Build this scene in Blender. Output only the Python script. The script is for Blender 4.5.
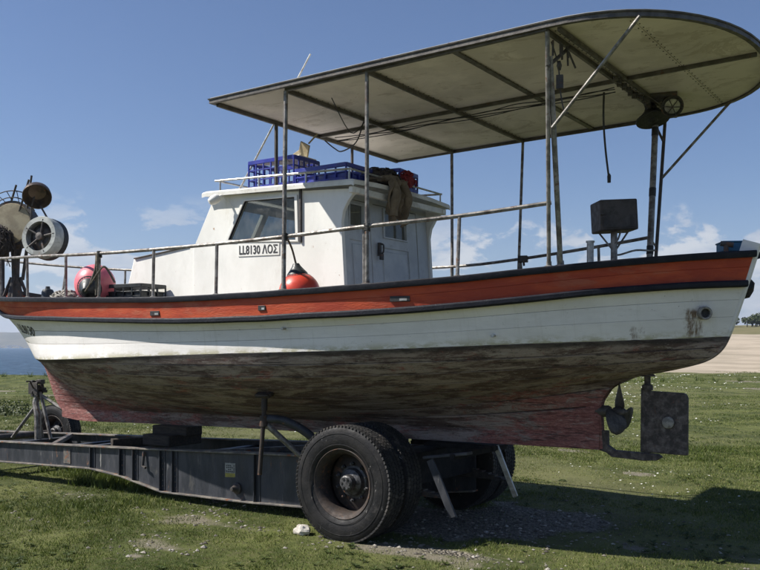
import bpy, bmesh, math, random
import numpy as np
from mathutils import Vector, Matrix, noise as mnoise

random.seed(7)
rng = np.random.default_rng(11)
scene = bpy.context.scene
COL = scene.collection
for o in list(bpy.data.objects):
    bpy.data.objects.remove(o)

# ------------------------------------------------------------------ camera
YAW = math.atan2(.5659, .8245)
cam_d = bpy.data.cameras.new('camera')
cam = bpy.data.objects.new('camera', cam_d)
COL.objects.link(cam)
cam.location = (0, -7.3, 1.7)
cam.rotation_euler = (math.pi / 2, 0, YAW)
cam_d.sensor_width = 36
cam_d.lens = 878 / 760 * 36
cam_d.shift_y = 62 / 760
cam_d.clip_start = .05
cam_d.clip_end = 20000
scene.camera = cam
scene.render.resolution_x = 1024
scene.render.resolution_y = 768

# ------------------------------------------------------------------ light
SUN = Vector((1, .73, -1.27)).normalized()
sun_d = bpy.data.lights.new('sun', 'SUN')
sun_d.energy = 5.0
sun_d.angle = math.radians(.55)
sun_d.color = (1, .95, .87)
sun = bpy.data.objects.new('sun', sun_d)
COL.objects.link(sun)
sun.rotation_euler = SUN.to_track_quat('-Z', 'Y').to_euler()
scene.view_settings.view_transform = 'Standard'
scene.view_settings.look = 'None'
scene.view_settings.exposure = 0.58
scene.view_settings.gamma = 1.0


class NT:
    """small helper for building node trees"""
    def __init__(s, tree):
        s.t = tree
        tree.nodes.clear()

    def n(s, typ, ins=None, out=0, **props):
        nd = s.t.nodes.new(typ)
        for k, v in props.items():
            setattr(nd, k, v)
        for k, v in (ins or {}).items():
            sk = nd.inputs[k]
            if isinstance(v, bpy.types.NodeSocket):
                s.t.links.new(v, sk)
            else:
                if isinstance(v, (tuple, list)) and len(v) == 3 and sk.type == 'RGBA':
                    v = (*v, 1)
                sk.default_value = v
        return nd.outputs[out] if len(nd.outputs) > out else None

    def math(s, op, a, b=0.0, clamp=False):
        return s.n('ShaderNodeMath', {0: a, 1: b}, operation=op, use_clamp=clamp)

    def noise(s, vec, scale, detail=4, rough=.55, dist=0.0):
        return s.n('ShaderNodeTexNoise', {'Vector': vec, 'Scale': scale, 'Detail': detail,
                                          'Roughness': rough, 'Distortion': dist})

    def step(s, v, a, b, lo=0.0, hi=1.0):
        return s.n('ShaderNodeMapRange', {0: v, 1: a, 2: b, 3: lo, 4: hi}, interpolation_type='SMOOTHSTEP')

    def mix(s, f, a, b):
        return s.n('ShaderNodeMix', {0: f, 6: a, 7: b}, out=2, data_type='RGBA')

    def map(s, vec, scale=(1, 1, 1), loc=(0, 0, 0), rot=(0, 0, 0)):
        return s.n('ShaderNodeMapping', {'Vector': vec, 'Scale': scale, 'Location': loc, 'Rotation': rot})

    def attr(s, name, out=2):
        return s.n('ShaderNodeAttribute', attribute_name=name, out=out)

    def xyz(s, vec):
        nd = s.t.nodes.new('ShaderNodeSeparateXYZ')
        s.t.links.new(vec, nd.inputs[0])
        return nd.outputs


def _sky():
    world = bpy.data.worlds.new('World')
    scene.world = world
    world.use_nodes = True
    w = NT(world.node_tree)
    sky = w.n('ShaderNodeTexSky', sky_type='NISHITA', sun_disc=False,
              sun_elevation=math.asin(-SUN.z), sun_rotation=math.atan2(-SUN.x, -SUN.y),
              altitude=0.0, air_density=1.0, dust_density=.3, ozone_density=4.5)
    d = w.n('ShaderNodeTexCoord', out=0)
    x, y, z = w.xyz(d)
    # low cumulus bank all round the horizon
    wv = w.n('ShaderNodeVectorMath', {0: d, 1: w.n('ShaderNodeVectorMath', {0: w.n('ShaderNodeTexNoise', {'Vector': d, 'Scale': 14.0, 'Detail': 4.0}, out=1), 1: (.06, .06, .03)}, operation='MULTIPLY')}, operation='ADD')
    big = w.noise(w.map(d, (3.2, 3.2, 4), (5.9, 2.3, 0)), 1.0, 2)
    fine = w.noise(w.map(wv, (11, 11, 24), (3.1, .4, .2)), 1.0, 10, .60)
    dens = w.math('ADD', w.math('MULTIPLY', fine, .8), w.math('MULTIPLY', big, .55))
    dens = w.math('ADD', dens, w.math('MULTIPLY', w.step(z, .09, .20, 1, 0), .085))
    mask = w.math('MULTIPLY', w.step(dens, .757, .82), w.step(z, .0, .05, .5, 1))
    mask = w.math('MULTIPLY', mask, w.step(z, .115, .175, 1, 0))
    haze = w.math('MULTIPLY', w.step(z, 0, .20, 1, 0), .22)
    sky = w.n('ShaderNodeVectorMath', {0: sky, 1: (.96, .98, 1.10)}, operation='MULTIPLY')
    col = w.mix(haze, sky, (5.2, 5.9, 7.0))
    shade = w.noise(w.map(d, (9, 9, 30), (0, 0, -.6)), 1.3, 6, .6)
    ccol = w.mix(w.step(shade, .35, .65), (5.8, 6.3, 7.2), (9.0, 9.0, 8.9))
    col = w.mix(w.math('MULTIPLY', mask, .7), col, ccol)
    bg = w.n('ShaderNodeBackground', {0: col, 1: .062})
    w.n('ShaderNodeOutputWorld', {0: bg})


_sky()

# ------------------------------------------------------------------ materials
MATS = {}


def newmat(name):
    m = bpy.data.materials.new(name)
    m.use_nodes = True
    MATS[name] = m
    return NT(m.node_tree), m


def surf(name, c1, c2=None, scale=6, rough=.6, metal=0.0, bump=.15, bscale=60, dirt=None, rust=0.0,
         stretch=(1, 1, 1), scratch=0.0, sdir=(30, 30, 2.2), spec=.5, dscale=2.2, damt=.5, rustcol=(.14, .055, .025)):
    """weathered surface: two base tones, dirt film, rust spots, fine relief"""
    t, m = newmat(name)
    oc = t.n('ShaderNodeTexCoord', out=3)
    v = t.map(oc, stretch)
    c2 = c2 or tuple(.72 * q for q in c1)
    a = t.step(t.noise(v, scale, 8, .65), .40, .60)
    col = t.mix(a, c1, c2)
    ro = t.step(t.noise(v, scale * 2.3, 5), .3, .7, rough - .1, min(1, rough + .12))
    if dirt:
        dm = t.step(t.noise(v, dscale, 10, .72, .4), .62 - .25 * damt, .70 - .18 * damt)
        col = t.mix(t.math('MULTIPLY', dm, min(1, damt * 1.5)), col, dirt)
    mt = metal
    if rust > 0:
        rm = t.step(t.noise(v, 9, 10, .74, .6), .68 - .27 * rust, .71 - .24 * rust)
        rc = t.mix(t.noise(v, 34, 4), rustcol, tuple(q * 2.1 for q in rustcol))
        col = t.mix(rm, col, rc)
        ro = t.n('ShaderNodeMix', {0: rm, 2: ro, 3: .88})
        mt = t.math('MULTIPLY', t.math('SUBTRACT', 1.0, rm), metal)
    if scratch > 0:
        sm = t.step(t.noise(t.map(oc, sdir), 1.0, 6, .7), .675 - .05 * scratch, .70 - .05 * scratch)
        sm = t.math('MULTIPLY', sm, t.step(t.noise(oc, 3.1, 3), .45, .6))
        col = t.mix(t.math('MULTIPLY', sm, .8), col, (.34, .33, .31))
    h = t.math('ADD', t.noise(v, bscale, 5, .65), t.math('MULTIPLY', t.noise(v, scale, 4), .8))
    bp = t.n('ShaderNodeBump', {'Strength': bump, 'Distance': .01, 'Height': h})
    p = t.n('ShaderNodeBsdfPrincipled', {'Base Color': col, 'Roughness': ro, 'Metallic': mt,
                                         'Specular IOR Level': spec, 'Normal': bp})
    t.n('ShaderNodeOutputMaterial', {0: p})
    return m


surf('red_paint', (.52, .088, .035), (.40, .06, .03), 3, .6, bump=.45, bscale=35, dirt=(.46, .17, .10), damt=.3, stretch=(.6, 1, 2.5), rust=.13, rustcol=(.13, .045, .03), spec=.3)
surf('black_paint', (.008, .009, .015), (.014, .015, .022), 9, .55, bump=.35, dirt=(.20, .19, .18), damt=.11, dscale=20, spec=.25)
surf('white_paint', (.82, .81, .76), (.75, .74, .69), 3, .5, bump=.16, bscale=30, dirt=(.56, .53, .45), damt=.2, dscale=4, rust=.10, rustcol=(.22, .13, .07), stretch=(1, 1, .55))
surf('door_paint', (.55, .57, .57), (.47, .49, .50), 4, .5, bump=.12, dirt=(.26, .25, .23), damt=.3, rust=.08)
surf('roof_paint', (.74, .73, .68), (.62, .61, .56), 4, .55, bump=.12, dirt=(.33, .29, .22), damt=.4, rust=.22)
surf('deck_paint', (.30, .29, .27), (.22, .21, .20), 5, .8, bump=.2, dirt=(.12, .1, .08), damt=.5)
surf('steel', (.28, .265, .245), (.13, .118, .108), 14, .5, .35, .25, rust=.34, rustcol=(.09, .05, .032), dirt=(.07, .05, .04), damt=.45, dscale=5)
surf('frame_steel', (.115, .105, .095), (.07, .063, .058), 10, .55, .2, .25, rust=.25, rustcol=(.07, .042, .03), dirt=(.20, .19, .17), damt=.15, dscale=9)
surf('galvanised', (.50, .50, .48), (.33, .32, .30), 18, .42, .6, .15, rust=.18)
surf('dark_steel', (.05, .046, .045), (.085, .075, .068), 12, .6, .2, .35, rust=.42, rustcol=(.085, .045, .03))
surf('chassis_paint', (.022, .025, .032), (.044, .047, .056), 5, .5, .05, .25, rust=.26, dirt=(.15, .14, .12), damt=.2, dscale=7,
     stretch=(1.4, 1, .4), rustcol=(.10, .055, .035), scratch=.9)
surf('flange_paint', (.085, .08, .08), (.17, .15, .125), 8, .6, .1, .3, rust=.42, dirt=(.27, .25, .21), damt=.4, dscale=8)
surf('rubber', (.010, .010, .011), (.019, .018, .018), 9, .6, 0, .3, bscale=40, dirt=(.12, .11, .10), damt=.13, dscale=11, spec=.25, scratch=.9, sdir=(34, 4, 7))
surf('tread_rubber', (.012, .012, .013), (.022, .021, .02), 12, .75, 0, .4, dirt=(.11, .095, .08), damt=.4, dscale=6)
surf('rim_rust', (.055, .040, .032), (.032, .026, .024), 10, .7, .2, .4, rust=.45, rustcol=(.075, .038, .022))
surf('hub_grease', (.10, .098, .10), (.035, .034, .034), 25, .45, .4, .4, rust=.2)
surf('rope_fibre', (.19, .16, .12), (.10, .085, .065), 60, .9, bump=.6, bscale=200)
surf('dark_cable', (.02, .02, .022), (.04, .04, .04), 40, .6)
surf('blue_plastic', (.018, .03, .30), (.028, .04, .22), 8, .42, bump=.08, dirt=(.10, .10, .18), damt=.35, dscale=6)
surf('black_plastic', (.018, .022, .024), (.03, .034, .036), 12, .45, bump=.1, dirt=(.1, .1, .09), damt=.25, dscale=8)
surf('polystyrene', (.70, .66, .56), (.52, .48, .40), 10, .8, bump=.3, dirt=(.3, .26, .2), damt=.4, dscale=8)
surf('pink_vinyl', (.80, .20, .24), (.70, .165, .20), 5, .38, bump=.06, dirt=(.35, .16, .14), damt=.3, dscale=4)
surf('red_vinyl', (.66, .055, .025), (.55, .05, .025), 5, .38, bump=.06, dirt=(.3, .09, .06), damt=.25, dscale=4)
surf('jacket_cloth', (.21, .165, .11), (.15, .115, .075), 12, .9, bump=.35, bscale=120)
surf('net_dark', (.035, .03, .03), (.07, .055, .045), 30, .95, bump=.8, bscale=90)
surf('net_red', (.30, .03, .03), (.18, .02, .025), 30, .9, bump=.8, bscale=90)
surf('net_pale', (.42, .40, .36), (.26, .24, .2), 30, .9, bump=.8, bscale=90)
surf('tan_metal', (.40, .34, .22), (.29, .24, .15), 6, .5, bump=.15, dirt=(.16, .12, .075), damt=.45)
surf('bronze', (.12, .085, .055), (.055, .042, .034), 9, .42, .5, .3, rust=.2)
surf('drum_white', (.46, .48, .45), (.33, .35, .33), 7, .5, bump=.2, dirt=(.13, .125, .11), damt=.45, dscale=5, rust=.2)
surf('speaker_grey', (.040, .033, .030), (.068, .057, .052), 9, .6, bump=.35, bscale=60, rust=.22, rustcol=(.075, .045, .035), dirt=(.11, .1, .09), damt=.25, dscale=8)
surf('wood_block', (.06, .047, .036), (.03, .025, .021), 8, .9, bump=.6, stretch=(1, 6, 6))
surf('limestone', (.55, .52, .47), (.38, .35, .3), 14, .9, bump=.6, bscale=40)
surf('letter_black', (.015, .015, .017), (.03, .03, .032), 30, .6)
surf('shaded_underframe', (.010, .010, .012), (.018, .017, .017), 8, .8, 0, .3, spec=.2)  # chassis tone darkened to near-black, the rear's deep shade put into the colour
surf('zinc', (.34, .32, .29), (.2, .185, .165), 24, .8, .2, .6)
surf('rudder_paint', (.055, .045, .042), (.12, .098, .088), 22, .85, 0, .9, rust=.3, dirt=(.25, .225, .21), damt=.3, dscale=22, rustcol=(.10, .045, .035))
surf('prop_metal', (.115, .10, .088), (.07, .062, .056), 16, .6, .35, .4, dirt=(.2, .18, .16), damt=.3, dscale=12)
surf('blue_tarp', (.03, .12, .22), (.05, .16, .26), 6, .6)
surf('far_wall', (.75, .74, .72), (.6, .58, .55), 2, .9)
surf('sticker_white', (.33, .33, .30), (.22, .22, .2), 30, .6)
surf('sticker_yellow', (.36, .31, .05), (.25, .22, .05), 30, .6)


def mat_canopy():
    t, m = newmat('canopy_ply')
    oc = t.n('ShaderNodeTexCoord', out=3)
    a = t.noise(oc, 1.6, 8, .65, .3)
    col = t.mix(t.step(a, .4, .6), (.80, .735, .70), (.65, .595, .565))
    st = t.step(t.noise(t.map(oc, (1.0, 2.4, 1), (3, 0, 0)), 1.1, 9, .7, .8), .60, .76)
    col = t.mix(t.math('MULTIPLY', st, .5), col, (.34, .28, .22))
    wt = t.step(t.noise(t.map(oc, (.8, 1.3, 1), (7, 2, 0)), 2.1, 10, .75, 1.2), .555, .575)
    wt = t.math('MULTIPLY', wt, t.step(t.noise(t.map(oc, (.8, 1.3, 1), (7, 2, 0)), 2.1, 10, .75, 1.2), .575, .66, 1, .25))
    col = t.mix(t.math('MULTIPLY', wt, .32), col, (.27, .20, .14))
    sp = t.step(t.noise(oc, 16, 6, .7), .66, .74)
    col = t.mix(t.math('MULTIPLY', sp, .7), col, (.11, .07, .04))
    gr = t.noise(t.map(oc, (3, 60, 1)), 2, 4)
    bp = t.n('ShaderNodeBump', {'Strength': .2, 'Distance': .008, 'Height': t.math('ADD', gr, t.noise(oc, 30, 4))})
    p = t.n('ShaderNodeBsdfPrincipled', {'Base Color': col, 'Roughness': .7, 'Normal': bp, 'Specular IOR Level': .3})
    t.n('ShaderNodeOutputMaterial', {0: p})


mat_canopy()


def mat_hull():
    """hw = height above the painted waterline (m), red = old red lead showing"""
    t, m = newmat('hull_paint')
    pos = t.n('ShaderNodeNewGeometry', out=0)
    x, y, z = t.xyz(pos)
    hw = t.attr('hw'); red = t.attr('red')
    rag = t.noise(t.map(pos, (1.2, 1, 3)), 4.5, 8, .7)
    ragb = t.math('MULTIPLY', t.math('SUBTRACT', rag, .5), .05)
    # --- topsides
    a = t.noise(t.map(pos, (.6, 1, 2.5)), 2.2, 8, .65)
    top = t.mix(t.step(a, .38, .62), (.81, .785, .765), (.73, .705, .685))
    run = t.step(t.noise(t.map(pos, (9, 1, .7)), 2.5, 7, .65), .54, .70)
    top = t.mix(t.math('MULTIPLY', run, .16), top, (.45, .42, .35))
    scr = t.step(t.noise(t.map(pos, (2.2, 1, 14), (2, 3, 1)), 3.5, 9, .75), .60, .66)
    top = t.mix(t.math('MULTIPLY', scr, .4), top, (.42, .39, .34))
    chip = t.step(t.noise(pos, 26, 6, .7), .66, .70)
    top = t.mix(t.math('MULTIPLY', chip, .7), top, (.22, .19, .16))
    # grime just above the old waterline
    gz = t.math('MULTIPLY', t.step(t.math('ADD', hw, ragb), .0, .08, 1, 0), t.step(rag, .42, .58))
    top = t.mix(t.math('MULTIPLY', gz, .8), top, (.40, .37, .22))
    # rust runs under the exhaust and under a fastening
    for (x0, z0, w, ln, am) in ((-1.865, 2.0, .055, .24, .9), (-1.80, 2.02, .03, .10, .8), (-2.245, 1.86, .022, .11, .6), (-2.20, 1.86, .012, .06, .4)):
        wob = t.math('MULTIPLY', t.math('SUBTRACT', t.noise(t.map(pos, (8, 8, 6)), 3, 9, .7), .5), .14)
        dx = t.math('ABSOLUTE', t.math('SUBTRACT', t.math('ADD', x, wob), x0))
        dz = t.math('SUBTRACT', z0, z)
        mm = t.math('MULTIPLY', t.step(dx, w * .35, w * 1.25, 1, 0),
                    t.math('MULTIPLY', t.step(dz, -.015, .03), t.step(dz, ln * .75, ln * 1.1, 1, 0)))
        drip = t.step(t.noise(t.map(pos, (30, 30, 2.5)), 1.6, 7, .65), .40, .56)
        mm = t.math('MULTIPLY', mm, t.math('ADD', t.math('MULTIPLY', drip, .75), .25))
        top = t.mix(t.math('MULTIPLY', mm, am), top, t.mix(t.noise(pos, 40, 3), (.20, .10, .035), (.07, .045, .028)))
    # --- old antifouling
    s1 = t.noise(t.map(pos, (.6, 1.5, 4.6)), 2.6, 12, .76, .5)
    s2 = t.noise(t.map(pos, (.5, 2, 7), (4, 0, 2)), 3.0, 10, .74)
    s3 = t.noise(t.map(pos, (3.0, 3, 14), (7, 1, 5)), 5.0, 10, .78)
    s4 = t.noise(t.map(pos, (2.5, 3, 5), (3, 9, 1)), 11, 8, .75)
    bot = t.mix(t.step(s1, .43, .56), (.115, .076, .070), (.33, .27, .25))
    bot = t.mix(t.math('MULTIPLY', t.step(s2, .55, .62), .4), bot, (.19, .15, .11))
    rr = t.step(t.math('ADD', t.math('MULTIPLY', red, .22), t.noise(t.map(pos, (1.1, 2, 3.4)), 2.6, 12, .80, .6)), .55, .64)
    bot = t.mix(t.math('MULTIPLY', rr, .85), bot, t.mix(t.step(s3, .42, .58), (.19, .058, .052), (.36, .135, .118)))
    pale = t.step(t.noise(t.map(pos, (.8, 2, 7), (9, 0, 0)), 5, 12, .80), .545, .595)
    pale = t.math('MULTIPLY', pale, t.math('ADD', t.step(hw, -.32, .0, .25, .85), t.math('MULTIPLY', red, .5)), clamp=True)
    bot = t.mix(t.math('MULTIPLY', pale, .85), bot, (.40, .365, .335))
    blk = t.step(t.noise(t.map(pos, (.55, 2, 7.5), (1, 7, 0)), 6, 11, .80), .555, .595)
    bot = t.mix(t.math('MULTIPLY', blk, .8), bot, (.026, .022, .022))
    bot = t.mix(t.math('MULTIPLY', t.step(s3, .59, .63), .7), bot, (.45, .42, .385))
    bot = t.mix(t.math('MULTIPLY', t.step(s4, .60, .64), .75), bot, (.03, .024, .022))
    bl = t.math('MULTIPLY', t.step(t.math('ADD', hw, ragb), -.055, -.02), .75)
    bot = t.mix(bl, bot, (.035, .032, .035))
    bot = t.mix(t.math('MULTIPLY', t.attr('seam'), .85), bot, (.022, .018, .017))
    top = t.mix(t.math('MULTIPLY', t.attr('seam'), .35), top, (.25, .235, .21))
    e = t.step(t.math('ADD', hw, t.math('MULTIPLY', ragb, .5)), -.004, .004)
    col = t.mix(e, bot, top)
    hh = t.math('ADD', t.math('MULTIPLY', s1, .8), t.math('ADD', t.math('MULTIPLY', rag, .6), t.math('MULTIPLY', t.noise(pos, 55, 6, .7), .5)))
    bs = t.n('ShaderNodeMix', {0: e, 2: 1.0, 3: .2})
    bp = t.n('ShaderNodeBump', {'Strength': bs, 'Distance': .016, 'Height': hh})
    p = t.n('ShaderNodeBsdfPrincipled', {'Base Color': col, 'Roughness': t.n('ShaderNodeMix', {0: e, 2: .82, 3: .5}),
                                         'Normal': bp, 'Specular IOR Level': .35})
    t.n('ShaderNodeOutputMaterial', {0: p})


mat_hull()


def mat_glass():
    t, m = newmat('window_glass')
    oc = t.n('ShaderNodeTexCoord', out=3)
    d = t.step(t.noise(t.map(oc, (1, 1, .7)), 6, 8, .7), .35, .75)
    tr = t.n('ShaderNodeBsdfTransparent', {0: (.42, .45, .45)})
    gl = t.n('ShaderNodeBsdfGlossy', {0: (1, 1, 1), 'Roughness': .03})
    df = t.n('ShaderNodeBsdfDiffuse', {0: (.30, .29, .27)})
    fa = t.n('ShaderNodeLayerWeight', {0: .5}, out=1)
    fr = t.math('ADD', .03, t.math('MULTIPLY', t.math('POWER', fa, 4.0), .7))
    s = t.n('ShaderNodeMixShader', {0: t.math('MULTIPLY', d, .28), 1: tr, 2: df})
    s = t.n('ShaderNodeMixShader', {0: fr, 1: s, 2: gl})
    t.n('ShaderNodeOutputMaterial', {0: s})


mat_glass()


def mat_ground():
    t, m = newmat('meadow_ground')
    pos = t.n('ShaderNodeNewGeometry', out=0)
    sand = t.attr('sand'); grav = t.attr('gravel'); dry = t.attr('dry')
    n1 = t.noise(pos, .9, 9, .65); n2 = t.noise(pos, 14, 6, .7); n3 = t.noise(pos, .13, 5, .6)
    grass = t.mix(t.step(n1, .4, .6), (.044, .060, .015), (.115, .130, .040))
    grass = t.mix(t.step(n2, .45, .75), grass, (.105, .10, .05))
    grass = t.mix(t.math('MULTIPLY', t.step(n3, .42, .66), .55), grass, (.15, .14, .075))
    soil = t.mix(n2, (.12, .105, .07), (.24, .22, .17))
    dm = t.step(t.math('ADD', dry, t.math('MULTIPLY', t.math('SUBTRACT', n1, .5), .9)), .42, .62)
    col = t.mix(dm, grass, soil)
    gm = t.step(t.math('ADD', grav, t.math('MULTIPLY', t.math('SUBTRACT', n1, .5), .8)), .4, .6)
    vor = t.n('ShaderNodeTexVoronoi', {'Vector': pos, 'Scale': 42.0}, out=1)
    vv = t.xyz(vor)[0]
    gc = t.mix(vv, (.09, .079, .062), (.29, .262, .215))
    col = t.mix(gm, col, gc)
    sn = t.noise(t.map(pos, (.12, .12, .1)), 1, 8, .6)
    sc = t.mix(t.step(sn, .40, .60), (.42, .355, .275), (.31, .265, .20))
    sc = t.mix(t.math('MULTIPLY', t.step(t.noise(pos, .03, 6, .6), .57, .64), .7), sc, (.17, .17, .08))
    sm = t.step(t.math('ADD', sand, t.math('MULTIPLY', t.math('SUBTRACT', t.noise(pos, .25, 7, .6), .5), .6)), .42, .58)
    col = t.mix(sm, col, sc)
    col = t.mix(t.attr('scrub'), col, t.mix(t.noise(pos, .2, 6, .7), (.09, .10, .035), (.22, .18, .10)))
    vd = t.n('ShaderNodeTexVoronoi', {'Vector': pos, 'Scale': 42.0}, out=0)
    h = t.math('ADD', n2, t.math('MULTIPLY', t.math('MULTIPLY', vd, gm), -1.6))
    bp = t.n('ShaderNodeBump', {'Strength': .9, 'Distance': .03, 'Height': h})
    p = t.n('ShaderNodeBsdfPrincipled', {'Base Color': col, 'Roughness': .95, 'Specular IOR Level': .15, 'Normal': bp})
    t.n('ShaderNodeOutputMaterial', {0: p})


mat_ground()


def mat_blade(name, cols):
    t, m = newmat(name)
    f = t.attr('tone')
    col = t.mix(t.step(f, 0, .5), cols[0], cols[1])
    col = t.mix(t.step(f, .55, 1), col, cols[2])
    d = t.n('ShaderNodeBsdfPrincipled', {'Base Color': col, 'Roughness': .55, 'Specular IOR Level': .25})
    tr = t.n('ShaderNodeBsdfTranslucent', {0: col})
    s = t.n('ShaderNodeMixShader', {0: .28, 1: d, 2: tr})
    t.n('ShaderNodeOutputMaterial', {0: s})


mat_blade('grass_blade', ((.045, .070, .012), (.132, .172, .034), (.30, .275, .12)))
mat_blade('leaf', ((.022, .040, .012), (.045, .065, .02), (.08, .09, .035)))
mat_blade('weed_leaf', ((.030, .048, .014), (.065, .09, .026), (.14, .15, .05)))
mat_blade('daisy', ((.62, .62, .56), (.72, .72, .66), (.5, .48, .4)))
mat_blade('gravel_stone', ((.11, .098, .080), (.25, .228, .19), (.5, .47, .41)))


def mat_sea():
    t, m = newmat('sea_water')
    pos = t.n('ShaderNodeNewGeometry', out=0)
    w1 = t.noise(t.map(pos, (.10, .22, 1), rot=(0, 0, YAW)), 1.0, 9, .65)
    w2 = t.noise(t.map(pos, (.35, .8, 1), rot=(0, 0, YAW)), 1.0, 8, .65)
    col = t.mix(t.step(w2, .4, .6), (.018, .060, .125), (.085, .175, .28))  # light and dark of the ripples painted in, in place of reflections
    bp = t.n('ShaderNodeBump', {'Strength': 1.0, 'Distance': 2.6, 'Height': t.math('ADD', t.math('MULTIPLY', w1, .8), w2)})
    p = t.n('ShaderNodeBsdfPrincipled', {'Base Color': col, 'Roughness': .35, 'IOR': 1.33, 'Specular IOR Level': .3, 'Normal': bp})
    t.n('ShaderNodeOutputMaterial', {0: p})


mat_sea()


def mat_hill():
    t, m = newmat('far_hill')
    pos = t.n('ShaderNodeNewGeometry', out=0)
    c = t.mix(t.step(t.noise(pos, .012, 8, .65), .35, .65), (.05, .06, .04), (.13, .12, .085))
    p = t.n('ShaderNodeBsdfPrincipled', {'Base Color': c, 'Roughness': .95})
    t.n('ShaderNodeOutputMaterial', {0: p})


mat_hill()

# ------------------------------------------------------------------ mesh helpers


class MB:
    def __init__(s):
        s.v = []; s.f = []

    def add(s, verts, faces):
        b = len(s.v)
        s.v += [tuple(map(float, q)) for q in verts]
        s.f += [tuple(b + i for i in fc) for fc in faces]
        return s

    def box(s, c, size, rot=None):
        hx, hy, hz = (q / 2 for q in size)
        vs = [Vector((sx * hx, sy * hy, sz * hz)) for sz in (-1, 1) for sy in (-1, 1) for sx in (-1, 1)]
        if rot is not None:
            R = rot if isinstance(rot, Matrix) else Matrix.Rotation(rot, 3, 'Z')
            vs = [R @ q for q in vs]
        c = Vector(c)
        return s.add([c + q for q in vs], [(0, 2, 3, 1), (4, 5, 7, 6), (0, 1, 5, 4), (2, 6, 7, 3), (0, 4, 6, 2), (1, 3, 7, 5)])

    def bar(s, a, b, w, h, up=(0, 0, 1)):
        """rectangular bar from a to b, w across, h along up"""
        a = Vector(a); b = Vector(b)
        d = (b - a).normalized()
        u = Vector(up)
        sd = d.cross(u)
        if sd.length < 1e-4:
            sd = d.cross(Vector((1, 0, 0)))
        sd.normalize(); u = sd.cross(d)
        R = Matrix((d, sd, u)).transposed()
        return s.box((a + b) / 2, ((b - a).length, w, h), R)

    def tube(s, pts, r, n=8, caps=True):
        pts = [Vector(p) for p in pts]
        rs = r if isinstance(r, (list, tuple)) else [r] * len(pts)
        vs = []; fs = []
        pu = None
        for i, p in enumerate(pts):
            d = (pts[min(i + 1, len(pts) - 1)] - pts[max(i - 1, 0)]).normalized()
            if pu is None:
                u = d.orthogonal().normalized()
            else:
                u = (pu - d * pu.dot(d))
                u = u.normalized() if u.length > 1e-5 else d.orthogonal().normalized()
            pu = u
            w = d.cross(u)
            for k in range(n):
                a = 2 * math.pi * k / n
                vs.append(p + (u * math.cos(a) + w * math.sin(a)) * rs[i])
        for i in range(len(pts) - 1):
            for k in range(n):
                k2 = (k + 1) % n
                fs.append((i * n + k, i * n + k2, (i + 1) * n + k2, (i + 1) * n + k))
        if caps:
            fs.append(tuple(range(n - 1, -1, -1)))
            fs.append(tuple((len(pts) - 1) * n + k for k in range(n)))
        return s.add(vs, fs)

    def lathe(s, prof, n=24, o=(0, 0, 0), axis=(0, 0, 1), close=False, sx=1, sy=1):
        """prof: list of (radius, height along axis)"""
        o = Vector(o); ax = Vector(axis).normalized()
        u = ax.orthogonal().normalized(); w = ax.cross(u)
        vs = []; fs = []
        m = len(prof)
        for r, h in prof:
            for k in range(n):
                a = 2 * math.pi * k / n
                vs.append(o + ax * h + (u * math.cos(a) * sx + w * math.sin(a) * sy) * r)
        for i in range(m if close else m - 1):
            j = (i + 1) % m
            for k in range(n):
                k2 = (k + 1) % n
                fs.append((i * n + k, i * n + k2, j * n + k2, j * n + k))
        if not close:
            fs.append(tuple(range(n - 1, -1, -1)))
            fs.append(tuple((m - 1) * n + k for k in range(n)))
        return s.add(vs, fs)

    def grid(s, P):
        """P[i][j] points"""
        n = len(P); m = len(P[0])
        return s.add([q for row in P for q in row],
                     [(i * m + j, i * m + j + 1, (i + 1) * m + j + 1, (i + 1) * m + j) for i in range(n - 1) for j in range(m - 1)])

    def sweep(s, pts, sec, close_caps=True):
        """pts: list of (point, side vec, up vec); sec: list of (a,b) in side/up"""
        n = len(sec); vs = []; fs = []
        for p, sd, u in pts:
            for a, b in sec:
                vs.append(Vector(p) + Vector(sd) * a + Vector(u) * b)
        for i in range(len(pts) - 1):
            for k in range(n):
                k2 = (k + 1) % n
                fs.append((i * n + k, i * n + k2, (i + 1) * n + k2, (i + 1) * n + k))
        if close_caps:
            fs.append(tuple(range(n - 1, -1, -1)))
            fs.append(tuple((len(pts) - 1) * n + k for k in range(n)))
        return s.add(vs, fs)

    def plate(s, outer, holes, to3, depth):
        """polygon with holes extruded by depth; to3(u, v, w) -> point"""
        bm = bmesh.new()
        es = []
        for loop in [outer] + list(holes):
            vv = [bm.verts.new((u, v, 0)) for u, v in loop]
            es += [bm.edges.new((vv[i], vv[(i + 1) % len(vv)])) for i in range(len(vv))]
        bmesh.ops.triangle_fill(bm, edges=es, use_beauty=True)
        r = bmesh.ops.extrude_face_region(bm, geom=list(bm.faces))
        for q in r['geom']:
            if isinstance(q, bmesh.types.BMVert):
                q.co.z = 1
        bm.verts.index_update()
        s.add([to3(q.co.x, q.co.y, q.co.z * depth) for q in bm.verts], [tuple(q.index for q in fc.verts) for fc in bm.faces])
        bm.free()
        return s

    def build(s, name, mat, parent=None, bevel=0, smooth=35, attrs=None, fixn=True, seg=2):
        me = bpy.data.meshes.new(name)
        me.from_pydata(s.v, [], s.f)
        if attrs:
            for k, vals in attrs.items():
                a = me.attributes.new(k, 'FLOAT', 'POINT')
                a.data.foreach_set('value', np.asarray(vals, dtype=np.float32))
        if fixn:
            bm = bmesh.new(); bm.from_mesh(me)
            bmesh.ops.recalc_face_normals(bm, faces=bm.faces)
            bm.to_mesh(me); bm.free()
        me.materials.append(MATS[mat])
        o = bpy.data.objects.new(name, me)
        COL.objects.link(o)
        if parent is not None:
            o.parent = parent
            if parent.type == 'EMPTY' and not parent.get('_local'):
                o.matrix_parent_inverse = Matrix.Translation(-Vector(parent.location))
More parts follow.
